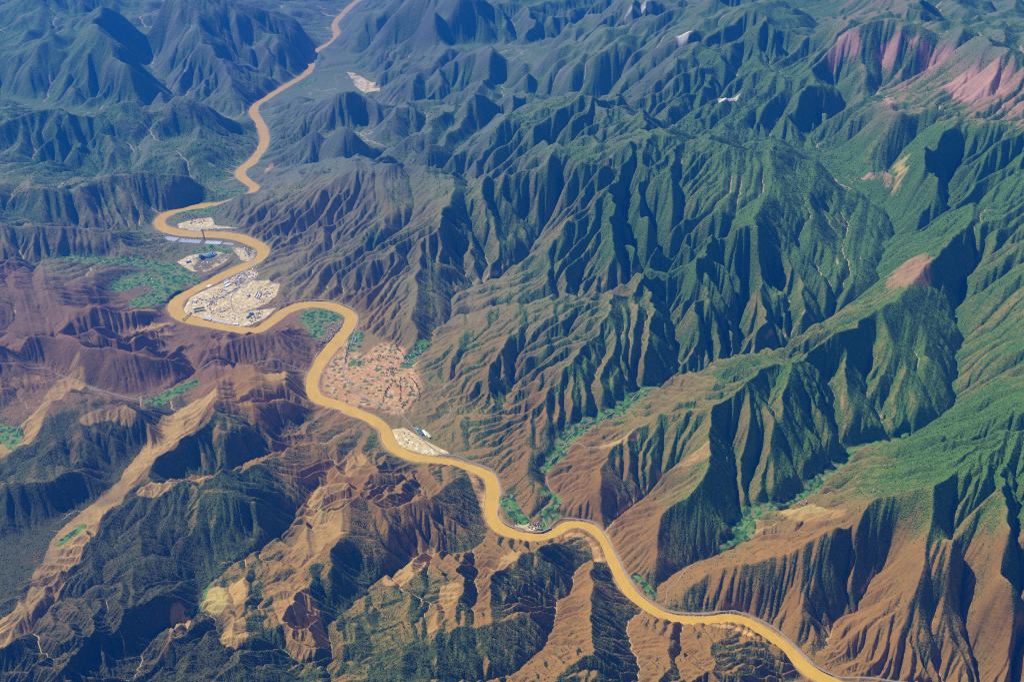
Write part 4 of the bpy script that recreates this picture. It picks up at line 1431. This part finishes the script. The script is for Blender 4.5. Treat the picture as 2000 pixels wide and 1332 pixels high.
for poly, n, pal, label, group in VILL:
    us = [p[0] for p in poly]; vs = [p[1] for p in poly]
    done = []
    tries = 0
    base = RNG.uniform(-.5, .5)
    while len(done) < n and tries < 4000:
        tries += 1
        u = RNG.uniform(min(us), max(us)); v = RNG.uniform(min(vs), max(vs))
        if not in_poly(poly, np.array([u]), np.array([v]))[0]:
            continue
        x, y, z = px_ground(u, v)
        if z < 3 or any(math.hypot(x - a, y - b) < 21 for a, b in done):
            continue
        done.append((x, y))
        s = RNG.uniform(1.0, 1.6)
        put(RNG.choice(PROTO[pal]), u, v, base + RNG.choice((0, math.pi / 2)) + RNG.uniform(-.12, .12), (s * RNG.uniform(.9, 1.4), s, s * RNG.uniform(.9, 1.2)), label, group, dz=0.3)

# --- small pale sheds and yards scattered over the cleared ground of the town
YARD = [
 ([(412, 575), (430, 563), (446, 566), (440, 580), (424, 590), (410, 588)], 26, 'pale yard shed on the cleared ground west of the diagonal row', 'yard sheds west of the diagonal row'),
 ([(446, 545), (462, 537), (470, 552), (462, 560), (450, 556)], 20, 'pale yard shed between the warehouses and the diagonal row', 'yard sheds by the warehouses'),
 ([(500, 568), (530, 560), (540, 566), (530, 580), (506, 588)], 22, 'pale shed on the cleared slope right of the school rows', 'sheds right of the school rows'),
 ([(478, 528), (495, 524), (502, 536), (490, 548), (480, 545)], 22, 'pale shed at the southern landing of the long bridge', 'sheds at the bridge landing'),
 ([(400, 600), (440, 605), (470, 616), (460, 626), (420, 616), (402, 610)], 24, 'pale shed between the dark green halls and the southern greenhouses', 'sheds north of the southern greenhouses'),
 ([(380, 500), (440, 490), (452, 500), (420, 520), (390, 528), (370, 520)], 22, 'small shed on the works terrace around the blue factory', 'sheds on the works terrace'),
 ([(470, 482), (490, 484), (502, 496), (490, 506), (474, 500)], 14, 'pale shed on the dusty eastern spit by the long bridge', 'sheds on the eastern spit'),
 ([(784, 842), (812, 846), (826, 858), (800, 868), (780, 858)], 8, 'pale shed on the gravel flat at the river elbow', 'sheds on the gravel flat'),
]
YP = [make_shed(M_WHITE, M_RWHITE, 'x', 'yard_shed'), make_shed(M_CONC, M_RGREY, 'x', 'yard_shed'), make_shed(M_TAN, M_RTAN, 'x', 'yard_shed')]
for poly, n, label, group in YARD:
    us = [p[0] for p in poly]; vs = [p[1] for p in poly]
    done = []; tries = 0; base = RNG.uniform(.1, .7)
    while len(done) < n and tries < 3000:
        tries += 1
        u = RNG.uniform(min(us), max(us)); v = RNG.uniform(min(vs), max(vs))
        if not in_poly(poly, np.array([u]), np.array([v]))[0]: continue
        x, y, z = px_ground(u, v)
        if z < 3 or any(math.hypot(x - a, y - b) < 34 for a, b in done): continue
        done.append((x, y))
        s = RNG.uniform(.45, .8)
        put(RNG.choice(YP), u, v, base + RNG.choice((0, math.pi / 2)), (s * RNG.uniform(.8, 1.4), s * RNG.uniform(.8, 1.3), s * 1.2), label, group, .3)

# --- greenhouses: rows laid side by side along the banks
def greenhouse_row(fm, p0, p1, n, ln, label, group, wid=1.5):
    g = make_greenhouse(fm, label)
    rz, d = dir_px(*p0, *p1)
    for k in range(n):
        f = (k + .5) / n
        put(g, p0[0] + (p1[0] - p0[0]) * f, p0[1] + (p1[1] - p0[1]) * f, rz + math.pi / 2, (ln / 60, d / n / 9.8, 1.2), label, group, .4)

greenhouse_row(M_FILM2, (322, 465), (346, 469), 8, 110, 'bluish plastic greenhouse in the western block of the row along the near bank', 'greenhouses west of the drain')
greenhouse_row(M_FILM2, (351, 470), (392, 473), 14, 105, 'bluish plastic greenhouse between the drain and the footbridge', 'greenhouses up to the footbridge')
greenhouse_row(M_FILM, (401, 474), (432, 475), 10, 95, 'pale plastic greenhouse just past the footbridge', 'greenhouses past the footbridge')
greenhouse_row(M_FILM2, (436, 476), (456, 478), 6, 55, 'short plastic greenhouse at the narrow eastern end of the row', 'short greenhouses at the eastern end')
greenhouse_row(M_FILM, (397, 620), (414, 624), 6, 62, 'white plastic greenhouse in the western half of the southern bank row', 'western greenhouses on the southern bank')
greenhouse_row(M_FILM, (417, 625), (452, 632), 12, 62, 'white plastic greenhouse in the eastern half of the southern bank row', 'eastern greenhouses on the southern bank')
greenhouse_row(M_FILM, (368, 449), (392, 451), 8, 42, 'small white greenhouse on the far bank left of the footbridge', 'greenhouses on the far bank')

# --- sheds and blocks of the town
SHEDS = [  # pixel, end pixel giving its direction and length, width m, wall, roof, label
 ((437, 553), (446, 547), 34, 'G', 'grey roofed warehouse, northernmost of three on the riverside yard'),
 ((436, 557), (447, 550), 26, 'W', 'white roofed warehouse in the middle of the riverside yard'),
 ((439, 561), (449, 555), 42, 'W', 'wide white warehouse beside the round yard, nearest of three'),
 ((404, 561), (412, 557), 46, 'W', 'broad white shed west of the striped lots'),
 ((378, 605), (399, 601), 20, 'D', 'dark green long hall with a twin beside it, the farther one'),
 ((379, 610), (400, 606), 20, 'D', 'dark green long hall with a twin beside it, the nearer one'),
 ((378, 587), (385, 588), 40, 'W', 'square cream shed on the tip of the terrace'),
 ((427, 583), (436, 579), 14, 'W', 'westernmost white block of the long diagonal row'),
 ((437, 578), (443, 575), 14, 'W', 'second white block from the west end of the long diagonal row'),
 ((444, 574), (450, 571), 14, 'G', 'grey block in the middle of the long diagonal row'),
 ((451, 570), (457, 567), 14, 'W', 'white block after the grey one of the long diagonal row'),
 ((458, 566), (463, 563), 14, 'G', 'grey block next to the east end of the long diagonal row'),
 ((464, 562), (469, 560), 14, 'W', 'easternmost white block of the long diagonal row'),
 ((497, 581), (503, 570), 11, 'W', 'westernmost of the parallel white school rows'),
 ((501, 583), (507, 572), 11, 'W', 'second of the parallel white school rows'),
 ((505, 585), (511, 574), 11, 'G', 'grey third one of the parallel school rows'),
 ((481, 583), (485, 582), 20, 'W', 'small white hall in the walled yard below the tall white block'),
 ((820, 843), (826, 850), 34, 'D', 'dark roofed plant hall at the river elbow, westernmost'),
 ((826, 842), (834, 851), 30, 'W', 'white roofed plant hall between the dark one and the striped one'),
 ((833, 846), (840, 855), 26, 'Y', 'pale yellow plant hall with a ribbed roof at the river elbow'),
 ((812, 836), (818, 841), 20, 'T', 'small pale blue shed at the road end of the plant'),
 ((482, 622), (494, 612), 24, 'D', 'dark green shed on the southern bank of the town'),
 ((500, 622), (508, 618), 26, 'W', 'white shed near the southern tip of the town'),
 ((455, 633), (466, 635), 28, 'W', 'white shed ending the southern bank greenhouse row'),
 ((693, 668), (696, 660), 16, 'T', 'pale blue roadside shed at the top of the fan'),
 ((484, 494), (487, 500), 14, 'K', 'dark narrow building on the pale eastern spit'),
]
MM = {'G': (M_CONC, M_RGREY), 'W': (M_WHITE, M_RWHITE), 'D': (M_CONC, M_DKGREEN), 'T': (M_WHITE, M_TEAL), 'K': (M_CONC, M_DARKSTEEL), 'Y': (M_WHITE, plain_mat('cream_sheet_roof', (.62, .60, .42), .2, 1 / 14))}
SP_ = {k: make_shed(*v, 'x') for k, v in MM.items()}
for p0, p1, wd, k, label in SHEDS:
    rz, d = dir_px(*p0, *p1)
    put(SP_[k], (p0[0] + p1[0]) / 2, (p0[1] + p1[1]) / 2, rz, (d / 41, wd / 17, 1.3), label, None, .3)
bp = make_block(M_WHITE, M_RWHITE, 'tall white block with a long shadow in the walled school yard')
put(bp, 485, 578, math.pi / 2 - .1, (1.5, 2.2, 1.5))
for q, (u, v, rz, label) in enumerate(((466, 539, .5, 'white four storey block nearest the river in the bridge quarter'), (473, 535, .5, 'white four storey block behind the first in the bridge quarter'),
                      (469, 545, .6, 'white four storey block by the dusty crossing of the bridge quarter'), (488, 612, .9, 'pale four storey block among trees on the southern bank'),
                      (505, 612, .9, 'pale four storey block at the eastern end of the southern bank'), (414, 589, .2, 'pale four storey block rising out of the old quarter'))):
    put(bp, u, v, rz, (1.1, 1.1, .9), label)


# --- the works with the blue roof on the upper terrace
def works():
    rz, d = dir_px(396, 503, 418, 494)
    loc = at(406, 500)
    t = thing('factory', 'long factory with pale blue vaulted hall and dark blue tower on the upper terrace', 'factory', loc, rz)
    obj('hall', box(bmesh.new(), -70, 70, -20, 20, -4, 22), M_BLUE, t)
    prof = [(-21, 22.02)] + [(-21 * math.cos(math.pi * k / 10), 22.3 + 9 * math.sin(math.pi * k / 10)) for k in range(11)] + [(21, 22.02)]
    obj('roof', prism(bmesh.new(), -71, 71, prof[::-1]), M_TEAL, t)
    tw = obj('tower', box(bmesh.new(), -118, -80, -26, 12, -4, 46), M_BLUE, t)
    obj('tower_roof', box(bmesh.new(), -119, -79, -27, 13, 46.02, 48), M_DARKSTEEL, tw)
    obj('conveyor', prism(bmesh.new(), -80, -60, [(-6, 24), (0, 24), (0, 32), (-6, 32)]), M_STEEL, t)
    bm = bmesh.new()
    for k in range(4):
        cyl(bm, -45 + k * 26, -38, -3, 26, 9, 9, 14)
        cyl(bm, -45 + k * 26, -38, 26.01, 32, 9, 2, 14)
    obj('silo', bm, M_RWHITE, t)
    bm = bmesh.new()
    for k in range(5):
        box(bm, -40 + k * 28, -22 + k * 28, -74, -56, -3, 13 + (k % 3) * 4)
    obj('annexe', bm, M_BLUE, t)
    bm = bmesh.new()
    for k in range(12):
        box(bm, -66 + k * 11, -60 + k * 11, -20.1, -20.005, 5, 9)
    obj('window', bm, M_GLASS, t)
    c = obj('chimney', cyl(bmesh.new(), 84, -40, -3, 62, 3.4, 2.2), M_CONC, t)
works()
for (u, v, label) in ((366, 513, 'round blue domed tank on the western side of the works yard'), (371, 512, 'second blue domed tank, touching the first in the works yard')):
    t = thing('storage_tank', label, 'tank', at(u, v))
    obj('tank_wall', cyl(bmesh.new(), 0, 0, -3, 14, 17, 17, 24), M_BLUE, t)
    bm = cyl(bmesh.new(), 0, 0, 14.02, 19, 17.3, 9, 24)
    cyl(bm, 0, 0, 19.01, 21, 9, 1, 24)
    obj('dome', bm, M_BLUE, t)
for (u, v, a, s, label) in ((430, 497, .5, .9, 'white shed beside the north end of the factory'), (424, 502, .5, .7, 'white shed in front of the factory silos'), (432, 506, .4, .6, 'low white shed by the quarry edge of the works')):
    put(SP_['W'], u, v, a, (s, s, s), label)


# --- bridges
def bridge(p0, p1, width, deck_h, label, kind):
    a = at(*p0); b = at(*p1)
    L = math.hypot(b[0] - a[0], b[1] - a[1]); rz = math.atan2(b[1] - a[1], b[0] - a[0])
    t = thing(kind + '_bridge' if kind != 'road' else 'road_bridge', label, 'bridge', ((a[0] + b[0]) / 2, (a[1] + b[1]) / 2, 0), rz)
    w = width / 2
    deck = obj('deck', box(bmesh.new(), -L / 2, L / 2, -w, w, deck_h - 1.6, deck_h), M_CONC if kind == 'road' else M_DARKSTEEL, t)
    for s in (-1, 1):
        obj('railing', box(bmesh.new(), -L / 2, L / 2, s * w - .25, s * w + .25, deck_h + .01, deck_h + 1.3), M_STEEL, t)
    if kind == 'road':
        n = int(L / 42)
        for k in range(1, n):
            x = -L / 2 + k * L / n
            bm = bmesh.new()
            box(bm, x - 1.6, x + 1.6, -w * .7, w * .7, -12, deck_h - 3.2)
            box(bm, x - 2.2, x + 2.2, -w * .95, w * .95, deck_h - 3.19, deck_h - 1.61)
            obj('pier', bm, M_CONC, t)
    else:
        for sx in (-1, 1):
            x = sx * L * .40
            bm = bmesh.new()
            for sy in (-1, 1):
                box(bm, x - 1.5, x + 1.5, sy * (w + 1.6) - 1.1, sy * (w + 1.6) + 1.1, -10, deck_h + 14)
            box(bm, x - 1.2, x + 1.2, -w - .49, w + .49, deck_h + 10.5, deck_h + 12.5)
            obj('tower', bm, M_DARKSTEEL, t)
        for sy in (-1, 1):
            bm = bmesh.new()
            pts = []
            for k in range(25):
                f = -.5 + k / 24
                x = f * L
                zc = deck_h + 2.0 + 11.5 * min(1.0, (abs(f) / .40) ** 2) if abs(f) < .40 else deck_h + 13.5 - 12 * (abs(f) - .40) / .10
                pts.append((x, zc))
            for (x0, z0), (x1, z1) in zip(pts, pts[1:]):
                v = [bm.verts.new(p) for p in ((x0, sy * (w + 1.6) - .3, z0), (x1, sy * (w + 1.6) - .3, z1), (x1, sy * (w + 1.6) + .3, z1), (x0, sy * (w + 1.6) + .3, z0),
                                               (x0, sy * (w + 1.6) - .3, z0 + .7), (x1, sy * (w + 1.6) - .3, z1 + .7), (x1, sy * (w + 1.6) + .3, z1 + .7), (x0, sy * (w + 1.6) + .3, z0 + .7))]
                for f_ in ((3, 2, 1, 0), (4, 5, 6, 7), (0, 1, 5, 4), (2, 3, 7, 6)):
                    bm.faces.new([v[q] for q in f_])
            obj('cable', bm, M_DARKSTEEL, t)
    return t


bridge((475, 487), (502, 523), 12, 17, 'long pale road bridge on piers crossing the river and its spit', 'road')
bridge((394.5, 449.5), (399.5, 470), 9, 16, 'dark cable bridge with two towers over the broad reach beside the greenhouses', 'cable')
bridge((374, 611), (357, 628), 7, 14, 'slender footbridge over the western corner of the river loop', 'cable')
bridge((1057, 1041), (1076, 1032), 8, 15, 'short road bridge over the creek mouth at the side valley', 'road')


# --- mast on the knoll of the northern spit
def mast(u, v, h, label):
    t = thing('lattice_mast', label, 'mast', at(u, v))
    for sx in (-1, 1):
        for sy in (-1, 1):
            bm = bmesh.new()
            v0 = [bm.verts.new((sx * 5 + a, sy * 5 + b, -2)) for a, b in ((-.5, -.5), (.5, -.5), (.5, .5), (-.5, .5))]
            v1 = [bm.verts.new((sx * .8 + a * .6, sy * .8 + b * .6, h)) for a, b in ((-.5, -.5), (.5, -.5), (.5, .5), (-.5, .5))]
            for k in range(4):
                bm.faces.new((v0[k], v0[(k + 1) % 4], v1[(k + 1) % 4], v1[k]))
            obj('leg', bm, M_RWHITE, t)
    bm = bmesh.new()
    for k in range(1, 8):
        z = h * k / 8; w = 5 - 4.2 * k / 8
        for sy in (-1, 1):
            box(bm, -w, w, sy * w - .3, sy * w + .3, z - .3, z + .3)
            box(bm, sy * w - .3, sy * w + .3, -w + .31, w - .31, z - .3, z + .3)
    obj('brace', bm, M_RWHITE, t)
    for z, w in ((h * .8, 11), (h * .93, 8)):
        obj('arm', box(bmesh.new(), -w, w, -.6, .6, z, z + 1.2), M_RWHITE, t)
mast(394, 421, 34, 'white lattice mast on the knoll of the northern spit')
mast(665, 548, 34, 'pale lattice mast on the lower ridge right of the town')
mast(1706, 960, 30, 'pale lattice mast on the ridge above the yellow hillside')


# --- single trees: hedgerows of the fan, village trees, poplars by the road
def make_tree(mat, tall):
    t = thing('broadleaf_tree' if not tall else 'poplar_tree', 'x', 'tree')
    obj('trunk', cyl(bmesh.new(), 0, 0, -1, 4, .5, .3, 6), M_TRUNK, t)
    bm = bmesh.new()
    for k in range(7):
        a = RNG.uniform(0, 6.28); r = RNG.uniform(0, 2.6) if k else 0
        m = bmesh.ops.create_icosphere(bm, subdivisions=2, radius=RNG.uniform(1.5, 2.6))
        for v in m['verts']:
            v.co *= RNG.uniform(.8, 1.2)
            v.co.x += r * math.cos(a); v.co.y += r * math.sin(a)
            v.co.z = v.co.z * (1.7 if tall else .85) + (5.5 + RNG.uniform(-.2, .2) + (k - 3) * (.9 if tall else .35))
    obj('crown', bm, mat, t)
    return t


TR = [make_tree(M_LEAF, False), make_tree(M_LEAF, False), make_tree(M_LEAF2, True), make_tree(M_LEAF2, False)]
ROWS = [  # pixel line, spacing m, label, group
 ("781,739 782,760 782,784", 26, 'dark round tree in the straight row down the middle of the round plots', 'trees of the straight middle row'),
 ("784,741 800,738 812,750 818,766 820,778 817,786", 30, 'dark tree on the curved rim of the round plots', 'trees on the curved rim of the plots'),
 ("806,756 798,780 786,796 777,805", 30, 'dark tree in the slanting row between the rim and the river road', 'trees of the slanting row'),
 ("772,744 760,756 752,770 746,790", 24, 'dark tree along the winding stream bed through the fan', 'trees along the stream bed'),
 ("718,706 735,700 752,697 766,698 780,702", 26, 'dark tree on the upper terrace line of the fan', 'trees on the upper terrace line'),
 ("772,674 778,684 786,692 792,702", 26, 'dark tree in the short row above the village', 'trees above the village'),
 ("764,742 776,752 790,758 806,756", 28, 'dark tree on the cross bank of the round plots', 'trees on the cross bank'),
 ("684,672 678,692 674,712", 34, 'slim tree beside the straight riverside road', 'trees beside the straight road'),
]
for txt, sp, label, group in ROWS:
    p = line_px(txt, 3.0)
    s = np.concatenate([[0], np.cumsum(np.hypot(*np.diff(p[:, :2], axis=0).T))])
    for d in np.arange(0, s[-1], sp):
        x = np.interp(d, s, p[:, 0]) + RNG.uniform(-5, 5); y = np.interp(d, s, p[:, 1]) + RNG.uniform(-5, 5)
        if RNG.random() < .12: continue
        pr = TR[2] if 'slim' in label else RNG.choice(TR[:2])
        k = RNG.uniform(1.3, 2.3)
        loc = (x, y, float(z_at(x, y)))
        if not used.get(pr.name):
            used[pr.name] = True
            pr.location = loc; pr.scale = (k, k, k); pr['label'] = label; pr['group'] = group
        else:
            dup(pr, loc, RNG.uniform(0, 6.28), (k, k, k * RNG.uniform(.85, 1.2)), label, group)
for poly, n, label, group in (([(745, 730), (770, 712), (800, 690), (822, 672), (830, 676), (812, 696), (790, 712), (770, 728)], 46, 'green tree shading the houses at the head of the fan', 'trees at the head of the fan'),
                              ([(1000, 985), (1020, 1010), (1058, 1028), (1040, 1034), (1006, 1026), (994, 1005)], 26, 'green tree by the riverside garden near the creek mouth', 'trees of the riverside garden'),
                              ([(484, 612), (512, 604), (514, 616), (494, 630)], 20, 'green tree between the houses on the southern bank of the town', 'trees on the southern bank of the town'),
                              ([(348, 424), (380, 416), (404, 420), (396, 430), (360, 436)], 18, 'green tree in the village on the northern spit', 'trees on the northern spit')):
    us = [p[0] for p in poly]; vs = [p[1] for p in poly]
    c_ = 0
    while c_ < n:
        u = RNG.uniform(min(us), max(us)); v = RNG.uniform(min(vs), max(vs))
        if not in_poly(poly, np.array([u]), np.array([v]))[0]: continue
        c_ += 1
        k = RNG.uniform(1.2, 2.2)
        put(TR[3], u, v, RNG.uniform(0, 6.28), (k, k, k), label, group)
# ------------------------------------------------------------------ the air
def haze():
    me = bpy.data.meshes.new('haze')
    bm = bmesh.new()
    bmesh.ops.create_cube(bm, size=1.0)
    bm.to_mesh(me); bm.free()
    o = bpy.data.objects.new('haze', me)
    C.objects.link(o)
    zlo, zhi = -700.0, CAM_H + 250.0
    o.scale = (260000, 260000, zhi - zlo)
    o.location = (0, 12000, (zhi + zlo) / 2)
    o['kind'] = 'stuff'
    m = bpy.data.materials.new('air')
    m.use_nodes = True
    t = m.node_tree
    t.nodes.clear()
    out = t.nodes.new('ShaderNodeOutputMaterial')
    pv = t.nodes.new('ShaderNodeVolumePrincipled')
    pv.inputs['Color'].default_value = (.004, .205, 1.0, 1)
    pv.inputs['Density'].default_value = HAZE_D
    pv.inputs['Anisotropy'].default_value = 0.2
    t.links.new(pv.outputs[0], out.inputs['Volume'])
    me.materials.append(m)


HAZE_D = 2.6e-5
haze()
